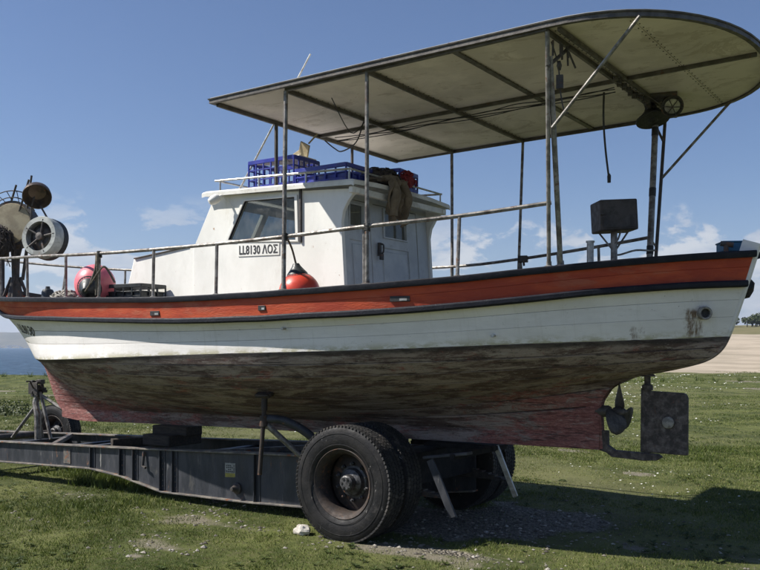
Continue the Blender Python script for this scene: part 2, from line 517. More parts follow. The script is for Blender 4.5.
        if smooth:
            me.polygons.foreach_set('use_smooth', [True] * len(me.polygons))
            me.set_sharp_from_angle(angle=math.radians(smooth))
        if bevel:
            b = o.modifiers.new('bevel', 'BEVEL')
            b.width = bevel; b.segments = seg; b.limit_method = 'ANGLE'; b.angle_limit = math.radians(40)
        return o


def tag(o, label=None, cat=None, group=None, kind=None):
    if label: o['label'] = label
    if cat: o['category'] = cat
    if group: o['group'] = group
    if kind: o['kind'] = kind
    return o


def empty(name, loc, label, cat, group=None):
    o = bpy.data.objects.new(name, None)
    COL.objects.link(o)
    o.location = loc
    o.empty_display_size = .2
    return tag(o, label, cat, group)


def catmull(pts, k=6):
    pts = [Vector(p) for p in pts]
    out = []
    for i in range(len(pts) - 1):
        p0 = pts[max(i - 1, 0)]; p1 = pts[i]; p2 = pts[i + 1]; p3 = pts[min(i + 2, len(pts) - 1)]
        for j in range(k):
            t = j / k
            out.append(.5 * ((2 * p1) + (p2 - p0) * t + (2 * p0 - 5 * p1 + 4 * p2 - p3) * t * t + (3 * p1 - p0 - 3 * p2 + p3) * t ** 3))
    out.append(pts[-1])
    return out


def smooth01(a, b, x):
    t = np.clip((x - a) / (b - a), 0, 1)
    return t * t * (3 - 2 * t)


# view-aligned ground axes are only used to lay out coast and fields around the boat
RX, RY = math.cos(YAW), math.sin(YAW)


def to_rd(x, y):
    return x * RX + (y + 7.3) * RY, -x * RY + (y + 7.3) * RX


def from_rd(r, d):
    return r * RX - d * RY, -7.3 + r * RY + d * RX


# ------------------------------------------------------------------ ground, sea, hills
def vnoise(x, y, s, seed=0):
    """cheap smooth value noise for arrays"""
    g = np.random.default_rng(100 + seed).random((256, 256))
    X = x * s + 1000.3; Y = y * s + 1000.7
    xi = np.floor(X).astype(int); yi = np.floor(Y).astype(int)
    fx = X - xi; fy = Y - yi
    fx = fx * fx * (3 - 2 * fx); fy = fy * fy * (3 - 2 * fy)
    a = g[xi % 256, yi % 256]; b = g[(xi + 1) % 256, yi % 256]
    c = g[xi % 256, (yi + 1) % 256]; d = g[(xi + 1) % 256, (yi + 1) % 256]
    return (a * (1 - fx) + b * fx) * (1 - fy) + (c * (1 - fx) + d * fx) * fy


def shore(r):
    return 45 + 2.0 * np.sin(r * .21) + smooth01(6, 22, r) * 900


def height(x, y):
    r, d = to_rd(x, y)
    h = (vnoise(x, y, .45, 1) - .5) * .05 + (vnoise(x, y, 1.3, 2) - .5) * .025
    near = np.exp(-(((x + 5) / 6) ** 2 + (y / 2.0) ** 2))
    h = h * (1 - .8 * near)
    right = smooth01(12, 30, r)
    h = h + right * (4.6 * smooth01(55, 205, d) + 4.0 * smooth01(212, 262, d) + (vnoise(x, y, .02, 3) - .5) * 2.5 * smooth01(150, 300, d))
    sh = shore(r)
    h = h + .25 * smooth01(-8, -1, d - sh)
    drop = smooth01(0, 5, d - sh)
    return h * (1 - drop) - 6 * drop


def gravel_mask(x, y):
    # worn stony ground under and beside the wheels
    n = 1 + 1.1 * (vnoise(x, y, 1.7, 31) - .5) + .6 * (vnoise(x, y, 4.5, 32) - .5)
    g = np.exp(-((((x + 4.05 - .25 * y) / 1.0) ** 2 + ((y - .35) / .95) ** 2) * n) ** 1.5)
    g = np.maximum(g, .7 * np.exp(-(((x + 5.5) / 1.9) ** 2 + ((y - .3) / .6) ** 2) * n))
    g = np.maximum(g, .62 * np.exp(-(((x + 3.7 + .2 * y) / 1.1) ** 2 + ((y + 1.0) / .2) ** 2) * n))
    return g


def dry_mask(x, y):
    n = 1 + 1.6 * (vnoise(x, y, 2.2, 33) - .5) + 1.0 * (vnoise(x, y, 6, 34) - .5)
    d = np.zeros_like(x)
    for x0, y0, a, b, w in ((-5.75, -2.25, .75, .24, .60), (-8.6, -.95, .6, .25, .58), (-6.0, -1.25, 1.2, .28, .56), (-3.9, -1.2, .9, .3, .66),
                            (-1.6, .2, 1.0, .25, .5), (-7.6, -2.2, .5, .2, .42), (-4.2, -2.4, .6, .2, .42)):
        d = np.maximum(d, w * np.exp(-(((x - x0) / a) ** 2 + ((y - y0) / b) ** 2) * n))
    return d


def make_ground():
    radii = [0.0] + list(np.geomspace(.6, 5.0, 14)[:-1]) + list(np.geomspace(5.0, 60, 150)) + list(np.geomspace(62, 3600, 60))
    na = 360
    ang = np.linspace(0, 2 * np.pi, na, endpoint=False)
    R, A = np.meshgrid(np.array(radii[1:]), ang, indexing='ij')
    x = R * np.cos(A); y = -7.3 + R * np.sin(A)
    x = np.concatenate([[0], x.ravel()]); y = np.concatenate([[-7.3], y.ravel()])
    z = height(x, y)
    r, d = to_rd(x, y)
    sand = smooth01(50, 66, d) * smooth01(8, 14, r) * (1 - smooth01(196, 206, d))
    scrub = smooth01(198, 206, d) * smooth01(8, 14, r)
    nr = len(radii) - 1
    i, j = np.meshgrid(np.arange(nr - 1), np.arange(na), indexing='ij')
    j2 = (j + 1) % na
    q = np.stack([1 + i * na + j, 1 + (i + 1) * na + j, 1 + (i + 1) * na + j2, 1 + i * na + j2], -1).reshape(-1, 4)
    tri = [(0, 1 + k, 1 + (k + 1) % na) for k in range(na)]
    me = bpy.data.meshes.new('ground')
    me.from_pydata(np.stack([x, y, z], 1).tolist(), [], [tuple(t) for t in q.tolist()] + tri)
    for k, vals in (('sand', sand), ('gravel', gravel_mask(x, y)), ('dry', dry_mask(x, y)), ('scrub', scrub)):
        a = me.attributes.new(k, 'FLOAT', 'POINT')
        a.data.foreach_set('value', vals.astype(np.float32))
    me.polygons.foreach_set('use_smooth', [True] * len(me.polygons))
    me.materials.append(MATS['meadow_ground'])
    o = bpy.data.objects.new('ground', me)
    COL.objects.link(o)
    tag(o, 'short green meadow with worn stony patches and a sandy track', 'ground', kind='structure')


make_ground()


def make_sea():
    m = MB()
    pts = [(-4500, 20), (-4500, 4500), (1200, 4500), (1200, 20)]
    m.add([(*from_rd(r, d), -1.15) for r, d in pts], [(0, 1, 2, 3)])
    tag(m.build('sea', 'sea_water', smooth=0), 'choppy deep blue sea beyond the grass bank', 'sea', kind='structure')


make_sea()


def make_hills():
    m = MB()
    P = []
    xs = np.linspace(-2600, 700, 150)
    prof = [0, .35, .7, 1, .8, 0]
    for k, t in enumerate(prof):
        row = []
        for r in xs:
            hgt = 16 + 26 * float(vnoise(np.array(r), np.array(0.), .0022, 5)) + 9 * float(vnoise(np.array(r), np.array(3.), .009, 6)) + 3 * float(vnoise(np.array(r), np.array(k * 7.), .03, 7))
            row.append((*from_rd(r, 2300 + k * 120), -2 + hgt * t * 1.15))
        P.append(row)
    m.grid(P)
    tag(m.build('hills', 'far_hill', smooth=60), 'low hazy blue hills across the bay', 'hills', kind='structure')
    t = MB()
    for _ in range(420):
        r = random.uniform(-2300, 300); d = 2295 + random.random() * 60
        h = random.uniform(2, 6)
        t.box((*from_rd(r, d), h / 2 - 1 + (d - 2295) * .05), (random.uniform(5, 16), 6, h), YAW)
    tag(t.build('far_town', 'far_wall', smooth=0), 'pale specks of a town along the far shore', 'town', kind='stuff')


make_hills()


def blades(px, py, pz, h, w, lean, tone, name, mat, label, cat):
    """one triangle per blade, all in one object"""
    n = len(px)
    a = rng.random(n) * 2 * np.pi
    la = rng.random(n) * 2 * np.pi
    dx = np.cos(a) * w / 2; dy = np.sin(a) * w / 2
    V = np.empty((n, 3, 3), dtype=np.float32)
    V[:, 0] = np.stack([px - dx, py - dy, pz], 1)
    V[:, 1] = np.stack([px + dx, py + dy, pz], 1)
    V[:, 2] = np.stack([px + np.cos(la) * lean * h, py + np.sin(la) * lean * h, pz + h], 1)
    me = bpy.data.meshes.new(name)
    me.vertices.add(n * 3); me.loops.add(n * 3); me.polygons.add(n)
    me.vertices.foreach_set('co', V.ravel())
    me.loops.foreach_set('vertex_index', np.arange(n * 3, dtype=np.int32))
    me.polygons.foreach_set('loop_start', np.arange(0, n * 3, 3, dtype=np.int32))
    at = me.attributes.new('tone', 'FLOAT', 'POINT')
    at.data.foreach_set('value', np.repeat(tone, 3).astype(np.float32))
    me.update(); me.validate()
    me.materials.append(MATS[mat])
    o = bpy.data.objects.new(name, me)
    COL.objects.link(o)
    return tag(o, label, cat, kind='stuff')


def scatter(n, d0, d1, spread=.56, power=1.0):
    """points in a wedge of the meadow in front of the viewer"""
    u = rng.random(n)
    d = (d0 ** (2 - power) + u * (d1 ** (2 - power) - d0 ** (2 - power))) ** (1 / (2 - power)) if power != 2 else d0 * (d1 / d0) ** u
    r = (rng.random(n) * 2 - 1) * spread * d
    x, y = from_rd(r, d)
    return x, y, r, d


def make_grass():
    X = []; Y = []; D = []; Hh = []; W = []; T = []
    for n, d0, d1 in ((330000, 5.0, 15), (190000, 13, 30), (120000, 26, 62)):
        x, y, r, d = scatter(n // 9, d0, d1, .58, 1.0)
        # tussocks: nine blades round each seed
        x = np.repeat(x, 9) + rng.normal(0, .022 + .0016 * np.repeat(d, 9), len(x) * 9)
        y = np.repeat(y, 9) + rng.normal(0, .022 + .0016 * np.repeat(d, 9), len(y) * 9)
        r, d = to_rd(x, y)
        lush = vnoise(x, y, .55, 11) * .6 + vnoise(x, y, 2.1, 12) * .4
        g = gravel_mask(x, y) + .9 * dry_mask(x, y) + (vnoise(x, y, 3.0, 13) - .5) * .55
        keep = (rng.random(len(x)) > np.clip((g - .18) * 2.6, 0, .97)) & (lush + rng.random(len(x)) * .5 > .45)
        keep &= (d < shore(r) - .2) & ~((d > 56 + 6 * vnoise(x, y, .2, 14)) & (r > 11))
        x, y, d, lush = x[keep], y[keep], d[keep], lush[keep]
        h = (.011 + .042 * lush ** 2.0) * (.55 + .9 * rng.random(len(x)))
        X.append(x); Y.append(y); D.append(d); Hh.append(h * (1 + .012 * d))
        W.append((.0035 + .00042 * d) * (.7 + .7 * rng.random(len(x))))
        T.append(np.clip(rng.random(len(x)) ** 1.2 * .85 + (.5 - lush) * .7 + (rng.random(len(x)) > .9) * .5, 0, 1))
    X, Y, Hh, W, T = map(np.concatenate, (X, Y, Hh, W, T))
    blades(X, Y, height(X, Y) - .004, Hh, W, .55, T, 'grass', 'grass_blade', 'short green grass with dry stems over the meadow', 'grass')
    # taller weeds along the trailer and at the bank
    xs = []; ys = []; hs = []
    for _ in range(200):
        t = random.random()
        cx, cy = random.choice([(-9.4 + 1.3 * random.random(), -.5 + .5 * random.random()), (-11 + 2.5 * t, -.2 + 1.4 * random.random()),
                                (*from_rd(-22 + 40 * t, 42.5 + 2 * random.random()),)])
        n = 26
        xs.append(cx + rng.normal(0, .05, n)); ys.append(cy + rng.normal(0, .05, n)); hs.append(rng.uniform(.05, .15, n) * (2.2 if cy > 8 else 1))
    xs, ys, hs = map(np.concatenate, (xs, ys, hs))
    blades(xs, ys, height(xs, ys) - .005, hs, .008 + hs * .05, .5, rng.random(len(xs)) * .6, 'tall_grass', 'grass_blade', 'taller grass tussocks beside the trailer and along the bank', 'grass')


make_grass()


def make_rosettes():
    """flat broad-leaved weeds between the grass"""
    x, y, r, d = scatter(5200, 5.5, 22, .58, 1.0)
    c = vnoise(x, y, .8, 41) * .6 + vnoise(x, y, 2.6, 42) * .4
    k = (c > .50) & (gravel_mask(x, y) < .5)
    x, y = x[k], y[k]
    z = height(x, y)
    m = MB(); tone = []
    for i in range(len(x)):
        n = random.randint(5, 8); s0 = random.uniform(.018, .05); a0 = random.random() * 6.28
        tn = random.random() * .5
        for q in range(n):
            a = a0 + q * 6.283 / n + random.uniform(-.3, .3); l = s0 * random.uniform(.6, 1.2); up = random.uniform(.15, .7)
            dx, dy = math.cos(a), math.sin(a); w = l * .32
            b = (x[i], y[i], z[i] + .006)
            m.add([b, (b[0] + dx * l * .6 - dy * w, b[1] + dy * l * .6 + dx * w, b[2] + l * up * .7), (b[0] + dx * l, b[1] + dy * l, b[2] + l * up * .8),
                   (b[0] + dx * l * .6 + dy * w, b[1] + dy * l * .6 - dx * w, b[2] + l * up * .7)], [(0, 1, 2, 3)])
            tone += [min(1, tn + random.random() * .3)] * 4
    o = m.build('meadow_weeds', 'weed_leaf', smooth=0, attrs={'tone': tone}, fixn=False)
    tag(o, 'flat dark broad-leaved weeds among the short grass', 'weeds', kind='stuff')


make_rosettes()


def make_daisies():
    x, y, r, d = scatter(9000, 9, 60, .58, 1.0)
    c = vnoise(x, y, .35, 21) * .65 + vnoise(x, y, 1.4, 22) * .35
    k = (c > .56) & (gravel_mask(x, y) < .15) & (d < shore(r) - .5) & ~((d > 55) & (r > 11)) & ((r > -2) | (rng.random(len(x)) > .7))
    x, y, d = x[k], y[k], d[k]
    n = len(x); s = (.005 + .0007 * d) * (.7 + .6 * rng.random(n)); a = rng.random(n) * 6.28
    z = height(x, y) + .025 + .03 * rng.random(n) + .0009 * d
    m = MB(); tone = []
    for i in range(n):
        tl = random.uniform(-.5, .5)
        b = len(m.v)
        for q in range(5):
            an = a[i] + q * 1.2566
            m.v.append((x[i] + math.cos(an) * s[i], y[i] + math.sin(an) * s[i], z[i] + math.sin(an) * s[i] * tl))
            tone.append(random.random())
        m.f.append(tuple(b + q for q in range(5)))
    o = m.build('daisies', 'daisy', smooth=0, attrs={'tone': tone}, fixn=False)
    tag(o, 'small white daisies scattered through the grass', 'daisies', kind='stuff')


make_daisies()


def make_gravel():
    n = 15000
    x = rng.uniform(-9.6, -.8, n); y = rng.uniform(-2.9, 2.4, n)
    g = gravel_mask(x, y) + .85 * dry_mask(x, y) + (vnoise(x, y, 3, 13) - .5) * .5
    k = (rng.random(n) < np.clip((g - .12) * 1.6, .012, 1))
    x, y = x[k], y[k]; n = len(x)
    s = .006 + .02 * rng.random(n) ** 3.5
    big = rng.random(n) > .992
    s[big] *= 1.25
    base = [Vector((0, 0, 1)), Vector((0, 0, -1))] + [Vector((math.cos(a), math.sin(a), 0)) for a in (0, 1.2566, 2.513, 3.77, 5.03)]
    F = [(0, 2 + i, 2 + (i + 1) % 5) for i in range(5)] + [(1, 2 + (i + 1) % 5, 2 + i) for i in range(5)]
    z = height(x, y)
    B = np.array([tuple(q) for q in base])
    J = 1 + (rng.random((n, 7, 1)) - .5) * .6
    V = B[None] * J * np.stack([s, s * (.6 + .6 * rng.random(n)), s * .55], 1)[:, None, :]
    a = rng.random(n) * 6.28
    ca, sa = np.cos(a)[:, None], np.sin(a)[:, None]
    W = np.stack([V[:, :, 0] * ca - V[:, :, 1] * sa + x[:, None], V[:, :, 0] * sa + V[:, :, 1] * ca + y[:, None], V[:, :, 2] + (z + s * .2)[:, None]], -1)
    FF = (np.array(F)[None] + 7 * np.arange(n)[:, None, None]).reshape(-1, 3)
    m = MB()
    m.v = W.reshape(-1, 3).tolist(); m.f = [tuple(q) for q in FF.tolist()]
    o = m.build('gravel', 'gravel_stone', smooth=0, attrs={'tone': np.repeat(rng.random(n), 7)}, fixn=False)
    tag(o, 'grey gravel strewn over the worn ground beneath the trailer', 'gravel', kind='stuff')


make_gravel()


def stone(name, loc, r, label, seed):
    bm = bmesh.new()
    bmesh.ops.create_icosphere(bm, subdivisions=3, radius=1)
    for v in bm.verts:
        k = 1 + .45 * mnoise.noise(v.co * 1.3 + Vector((seed, 0, 0))) + .12 * mnoise.noise(v.co * 4 + Vector((0, seed, 0)))
        v.co = Vector((v.co.x * r[0], v.co.y * r[1], max(v.co.z, -.5) * r[2])) * k
    m = MB(); bm.verts.index_update()
    m.add([v.co + Vector(loc) for v in bm.verts], [tuple(q.index for q in f.verts) for f in bm.faces])
    bm.free()
    tag(m.build(name, 'limestone', smooth=25), label, 'stone')


stone('wheel_chock_stone', (-5.07, -1.16, .045), (.085, .06, .06), 'pale limestone wedged against the front of the big trailer tyre', 2)


def far_trees():
    m = MB(); tone = []
    tr = MB()
    for i in range(110):
        r = 90 + i * 1.15 + random.uniform(-1.5, 1.5); d = 262 + random.uniform(-6, 16)
        x, y = from_rd(r, d)
        z0 = float(height(np.array([x]), np.array([y]))[0])
        H = random.uniform(2.2, 4.4)
        tr.tube([(x, y, z0 - .3), (x + .2, y, z0 + H * .6)], [.18, .08], 5)
        R = H * random.uniform(.45, .7)
        for k in range(90):
            u = Vector((random.gauss(0, 1), random.gauss(0, 1), random.gauss(0, 1))).normalized() * random.random() ** .4
            c = Vector((x, y, z0 + H * .62)) + Vector((u.x * R, u.y * R, u.z * H * .42))
            a = Vector((random.uniform(-1, 1), random.uniform(-1, 1), random.uniform(-1, 1))).normalized() * .33
            b = a.orthogonal().normalized() * .33
            m.add([c - a, c + b, c + a, c - b], [(0, 1, 2, 3)]); tone += [random.random()] * 4
    tag(m.build('far_trees', 'leaf', smooth=0, attrs={'tone': tone}, fixn=False), 'dark row of distant trees above the sandy slope', 'trees', kind='stuff')
    tag(tr.build('far_tree_trunks', 'wood_block'), 'trunks of the distant trees above the sandy slope', 'trees', kind='stuff')


far_trees()


def weed_clump(loc, r, h, label):
    m = MB(); tone = []
    x0, y0 = loc
    z0 = float(height(np.array([x0]), np.array([y0]))[0])
    for k in range(700):
        a = random.random() * 6.28; q = random.random() ** .6 * r
        z = random.random() * h * (1 - (q / r) ** 2 * .7)
        c = Vector((x0 + math.cos(a) * q * 1.5, y0 + math.sin(a) * q, z0 + z))
        d = Vector((random.gauss(0, 1), random.gauss(0, 1), random.gauss(0, .6))).normalized() * random.uniform(.03, .07)
        b = d.orthogonal().normalized() * .02
        m.add([c - d, c + b, c + d, c - b], [(0, 1, 2, 3)]); tone += [random.random()] * 4
    tag(m.build('weed_clump', 'leaf', smooth=0, attrs={'tone': tone}, fixn=False), label, 'weeds', kind='stuff')


weed_clump((-20.2, 5.5), .75, .35, 'low dark leafy weed clump alone in the grass towards the sea')

# ------------------------------------------------------------------ the boat
BOAT = empty('fishing_boat', (-6.5, 0, .79), 'red and white wooden fishing boat with canopy standing on a trailer', 'boat')
STEM = [(-12.10, 2.64), (-11.62, 2.30), (-11.137, 1.967), (-10.63, 1.577), (-10.50, 1.40), (-10.39, 1.20), (-10.30, 1.02), (-10.20, .90), (-10.05, .80), (-9.82, .735)]
STERN = [(-1.435, 2.45), (-1.537, 2.108), (-1.645, 1.787), (-1.71, 1.663), (-1.825, 1.58), (-2.0, 1.53), (-2.192, 1.488), (-2.367, 1.457), (-2.457, 1.43),
         (-2.55, 1.385), (-2.621, 1.337), (-2.67, 1.27), (-2.696, 1.193), (-2.69, 1.03), (-2.67, .825)]


def prof_x(tab, z):
    zs = [p[1] for p in tab][::-1]; xs = [p[0] for p in tab][::-1]
    return float(np.interp(z, zs, xs))


def table(pts):
    xs = np.array([p[0] for p in pts]); zs = np.array([p[1] for p in pts])
    # smoothed piecewise-linear
    fine = np.linspace(xs[0], xs[-1], 400)
    v = np.interp(fine, xs, zs)
    k = 35
    vp = np.concatenate([2 * v[0] - v[k:0:-1], v, 2 * v[-1] - v[-2:-k - 2:-1]])
    ker = np.hanning(2 * k + 1); ker /= ker.sum()
    sm = np.convolve(vp, ker, 'valid')
    return lambda X: float(np.interp(X, fine, sm))


ZG = table([(-12.1, 2.62), (-11.2, 2.43), (-10.41, 2.335), (-9.9, 2.30), (-8.4, 2.236), (-7.43, 2.195), (-6.3, 2.165), (-5.13, 2.18), (-4.34, 2.205), (-3.75, 2.228), (-3.13, 2.278), (-2.64, 2.329), (-2.06, 2.393), (-1.43, 2.445)])
ZR = table([(-12.1, 2.30), (-11.5, 2.22), (-9.96, 2.065), (-7.63, 1.98), (-6.25, 1.94), (-5.15, 1.95), (-3.76, 1.995), (-3.13, 2.05), (-2.7, 2.097), (-2.06, 2.17), (-1.43, 2.20)])
ZW = table([(-10.9, 1.585), (-10.36, 1.565), (-9.2, 1.545), (-8, 1.57), (-6.8, 1.61), (-5.47, 1.645), (-4.4, 1.668), (-3.55, 1.70), (-2.75, 1.737), (-2.19, 1.752), (-1.6, 1.785)])
XM = -6.4


def bshape(X, X0, X1, nb, ns):
    if X < XM:
        t = min(1, max(0, (XM - X) / (XM - X0)))
        return max(0, 1 - t ** nb)
    t = min(1, max(0, (X - XM) / (X1 - XM)))
    return max(0, 1 - t ** ns)


# longitudinal lines of the planking, top to bottom: (z function, half breadth, fullness at bow, at stern, bow x, stern x)
LINES = []


def add_line(zf, B, nb, ns, zb=None, zs=None):
    """find where the line meets stem and sternpost"""
    x0 = -11.0
    for _ in range(60):
        x0 = .6 * x0 + .4 * prof_x(STEM, zf(x0))
    x1 = -2.0
    for _ in range(60):
        x1 = .6 * x1 + .4 * prof_x(STERN, zf(x1))
    LINES.append((zf, B, nb, ns, x0 + .03, x1 - .02))


add_line(ZG, 1.55, 2.3, 3.0)
add_line(lambda X: .52 * ZG(X) + .48 * ZR(X), 1.545, 2.28, 3.0)
add_line(ZR, 1.53, 2.25, 3.0)
for f_, B_, nb_ in ((.30, 1.482, 2.27), (.62, 1.466, 2.41)):
    add_line(lambda X, f_=f_: (1 - f_) * ZR(X) + f_ * ZW(X), B_, nb_, 3.0)
add_line(ZW, 1.46, 2.75, 2.9)
mid = [(1.415, 1.53), (1.33, 1.42), (1.18, 1.31), (.98, 1.21), (.77, 1.12), (.53, 1.04), (.28, .975), (.06, .925)]
bowz = [1.49, 1.41, 1.33, 1.25, 1.16, 1.07, .97, .86]
stez = [1.70, 1.62, 1.555, 1.50, 1.45, 1.36, 1.20, .95]
nbs = [2.55, 2.3, 2.05, 1.85, 1.68, 1.55, 1.5, 1.5]
nss = [2.6, 2.35, 2.15, 1.95, 1.75, 1.5, 1.3, 1.3]
zmid_w = ZW(XM)
for (B_, z_), zb_, zs_, a_, c_ in zip(mid, bowz, stez, nbs, nss):
    xb_ = prof_x(STEM, zb_); xs_ = prof_x(STERN, zs_)

    def zf(X, z_=z_, zb_=zb_, zs_=zs_, xb_=xb_, xs_=xs_):
        if X < XM:
            t = min(1, (XM - X) / (XM - xb_)); return z_ + (zb_ - z_) * t ** 2.2
        t = min(1, (X - XM) / (xs_ - XM)); return z_ + (zs_ - z_) * t ** 2.1
    LINES.append((zf, B_, a_, c_, xb_ + .03, xs_ - .02))
NS = 110


def line_pts(k):
    zf, B, nb, ns, x0, x1 = LINES[k]
    out = []
    for i in range(NS + 1):
        t = i / NS
        t = t - .09 * math.sin(2 * math.pi * t)
        X = x0 + (x1 - x0) * t
        out.append((X, .045 + (B - .045) * bshape(X, x0, x1, nb, ns), zf(X)))
    return out


LP = [line_pts(k) for k in range(len(LINES))]


def line_at(k, X):
    zf, B, nb, ns, x0, x1 = LINES[k]
    Xc = min(max(X, x0), x1)
    return .045 + (B - .045) * bshape(Xc, x0, x1, nb, ns), zf(Xc)


def hull_y(X, Z):
    """half breadth of the planking at height Z, station X"""
    pts = sorted((line_at(k, X)[1], line_at(k, X)[0]) for k in range(len(LINES)))
    return float(np.interp(Z, [p[0] for p in pts], [p[1] for p in pts]))


def hull_attrs(vs):
    hw = []; rd = []
    for x, y, z in vs:
        h = z - ZW(x)
        hw.append(h)
        low = float(smooth01(1.15, .85, z))
        r = .9 * float(smooth01(-9.3, -10.2, x)) + .55 * low * float(smooth01(-6.5, -9.5, x)) + .75 * float(smooth01(-4.2, -2.9, x)) * float(smooth01(1.42, 1.2, z)) + .18 * low
        rd.append(min(1, r))
    return {'hw': hw, 'red': rd}


def make_hull():
    for side in (-1, 1):
        for k in range(len(LP) - 1):
            A, B = LP[k], LP[k + 1]
            P = []
            gap = .018 if k < 5 else .06
            rows = [0, gap, .2, .4, .6, .8, 1 - gap, 1]
            for v in rows:
                row = []
                for i in range(NS + 1):
                    a = Vector(A[i]); b = Vector(B[i])
                    q = a.lerp(b, v)
                    dq = b - a
                    if v in (0, 1):      # caulked seam sits a little inside the plank faces
                        nrm = Vector((0, dq.z, -dq.y)).normalized()
                        if nrm.y < 0: nrm = -nrm
                        q = q - nrm * (.005 if k < 5 else .011)
                    row.append((q.x, q.y * side, q.z))
                P.append(row)
            m = MB().grid(P)
            if k < 2:
                o = m.build('strake', 'red_paint', BOAT, smooth=30)
            else:
                at = hull_attrs(m.v)
                at['seam'] = [1.0 if v in (0, 1) else 0.0 for v in rows for _ in range(NS + 1)]
                o = m.build('strake', 'hull_paint', BOAT, smooth=30, attrs=at)
    # keel and deadwood below the garboard
    G = LP[-1]
    m = MB()
    zk = table([(-10.3, .80), (-9.9, .735), (-9.5, .735), (-8.9, .755), (-6.78, .795), (-4.7, .80), (-3.08, .82), (-2.6, .82)])
    L = []; 
    for (x, y, z) in G:
        L.append((x, z))
    n = len(L)
    for s_ in (-1, 1):
        m.grid([[(x, s_ * .05, z + .012) for x, z in L], [(x, s_ * .056, .5 * (z + zk(x))) for x, z in L], [(x, s_ * .052, zk(x)) for x, z in L]])
    m.grid([[(x, -.052, zk(x)) for x, z in L], [(x, .052, zk(x)) for x, z in L]])
    for x, z in (L[0], L[-1]):
        m.add([(x, -.05, z + .012), (x, .05, z + .012), (x, .052, zk(x)), (x, -.052, zk(x))], [(0, 1, 2, 3)])
    o = m.build('keel', 'hull_paint', BOAT, smooth=30, attrs=hull_attrs(m.v))

    def post(tab, name, inward, w):
        m = MB()
        pts = [Vector((x, 0, z)) for x, z in tab]
        for _ in range(2):      # round the corners off
            q = [pts[0]]
            for a, b in zip(pts[:-1], pts[1:]):
                q += [a.lerp(b, .25), a.lerp(b, .75)]
            pts = q + [pts[-1]]
        sec = []
        for i, p in enumerate(pts):
            d = (pts[min(i + 1, len(pts) - 1)] - pts[max(i - 1, 0)]).normalized()
            nrm = Vector((d.z, 0, -d.x)) * inward
            sec.append((p, Vector((0, 1, 0)), nrm))
        m.sweep(sec, [(-w * .7, 0), (w * .7, 0), (w, .03), (w, .13), (-w, .13), (-w, .03)])
        o = m.build(name, 'hull_paint', BOAT, smooth=40, attrs=hull_attrs(m.v))
        return o
    post([(-12.24, 2.735)] + STEM, 'stem', -1, .05)
    post([(-1.418, 2.50)] + STERN[:-1] + [(-2.675, .83)], 'sternpost', 1, .048)


make_hull()


def rail_sweep(k, name, mat, sec, x_in=0, bev=.006, dz=0):
    for side in (-1, 1):
        P = LP[k]
        pts = []
        for i, q in enumerate(P):
            a = Vector(P[max(i - 1, 0)]); b = Vector(P[min(i + 1, NS)])
            d = b - a; d.z = 0
            nrm = Vector((d.y, -d.x, 0)).normalized() * -1
            if nrm.y < 0: nrm = -nrm
            wob = .004 * mnoise.noise(Vector((q[0] * 2.2, k, 1)))
            pts.append((Vector((q[0], q[1] * side, q[2] + wob + dz - (.0025 if side > 0 else 0))), Vector((nrm.x, nrm.y * side, 0)), Vector((0, 0, 1))))
        MB().sweep(pts, sec).build(name, mat, BOAT, smooth=40)


rail_sweep(0, 'gunwale_cap', 'black_paint', [(-.10, -.045), (.028, -.045), (.034, -.03), (.034, .0), (.026, .008), (-.10, .008)])
rail_sweep(2, 'rub_rail', 'black_paint', [(-.02, -.027), (.045, -.027), (.058, -.014), (.058, .014), (.045, .027), (-.02, .027)])


def make_deck():
    m = MB()
    rows = []
    for i in range(NS + 1):
        x, y, z = LP[2][i]
        rows.append([(x, -y + .02, z + .03), (x, 0, z + .07), (x, y - .02, z + .03)])
    m.grid(rows)
    m.build('deck', 'deck_paint', BOAT)


make_deck()
for (x, z, w) in ((-6.59, 2.025, .13), (-5.225, 2.043, .08), (-3.893, 2.09, .17)):
    y = hull_y(x, z)
    an = math.atan2(hull_y(x + .1, z) - hull_y(x - .1, z), .2)
    m = MB()
    m.box((x, -y - .001, z), (w, .012, .045), -an)
    o = m.build('scupper', 'letter_black', BOAT, bevel=.002)
    MB().box((x + w * .2, -y - .006, z - .006), (w * .38, .004, .018), -an).build('scupper_flap', 'galvanised', o)


def hull_text(txt, x0, z0, ex, ez, hx, hz, name='hull_lettering'):
    """lettering painted on the near bow; (ex,ez) advance per unit, (hx,hz) height vector"""
    cu = bpy.data.curves.new('txt', 'FONT'); cu.body = txt; cu.size = 1; cu.resolution_u = 3
    cu.offset = .018
    ob = bpy.data.objects.new('txt', cu); COL.objects.link(ob)
    dg = bpy.context.evaluated_depsgraph_get()
    me = bpy.data.meshes.new_from_object(ob.evaluated_get(dg))
    bpy.data.objects.remove(ob)
    bm = bmesh.new(); bm.from_mesh(me)
    bmesh.ops.triangulate(bm, faces=bm.faces)
    bm.verts.index_update()
    m = MB()
    vs = []
    for v in bm.verts:
        X = x0 + v.co.x * ex + v.co.y * hx; Z = z0 + v.co.x * ez + v.co.y * hz
        vs.append((X, -hull_y(X, Z) - .005, Z))
    m.add(vs, [tuple(q.index for q in f.verts) for f in bm.faces])
    bm.free()
    return m.build(name, 'letter_black', BOAT, smooth=0)


hull_text('LL8130', -10.06, 1.89, .255, -.0205, .02, .15)


# exhaust pipe, stern fender, cleat, bucket
def axis_frame(a):
    a = Vector(a).normalized()
    return a


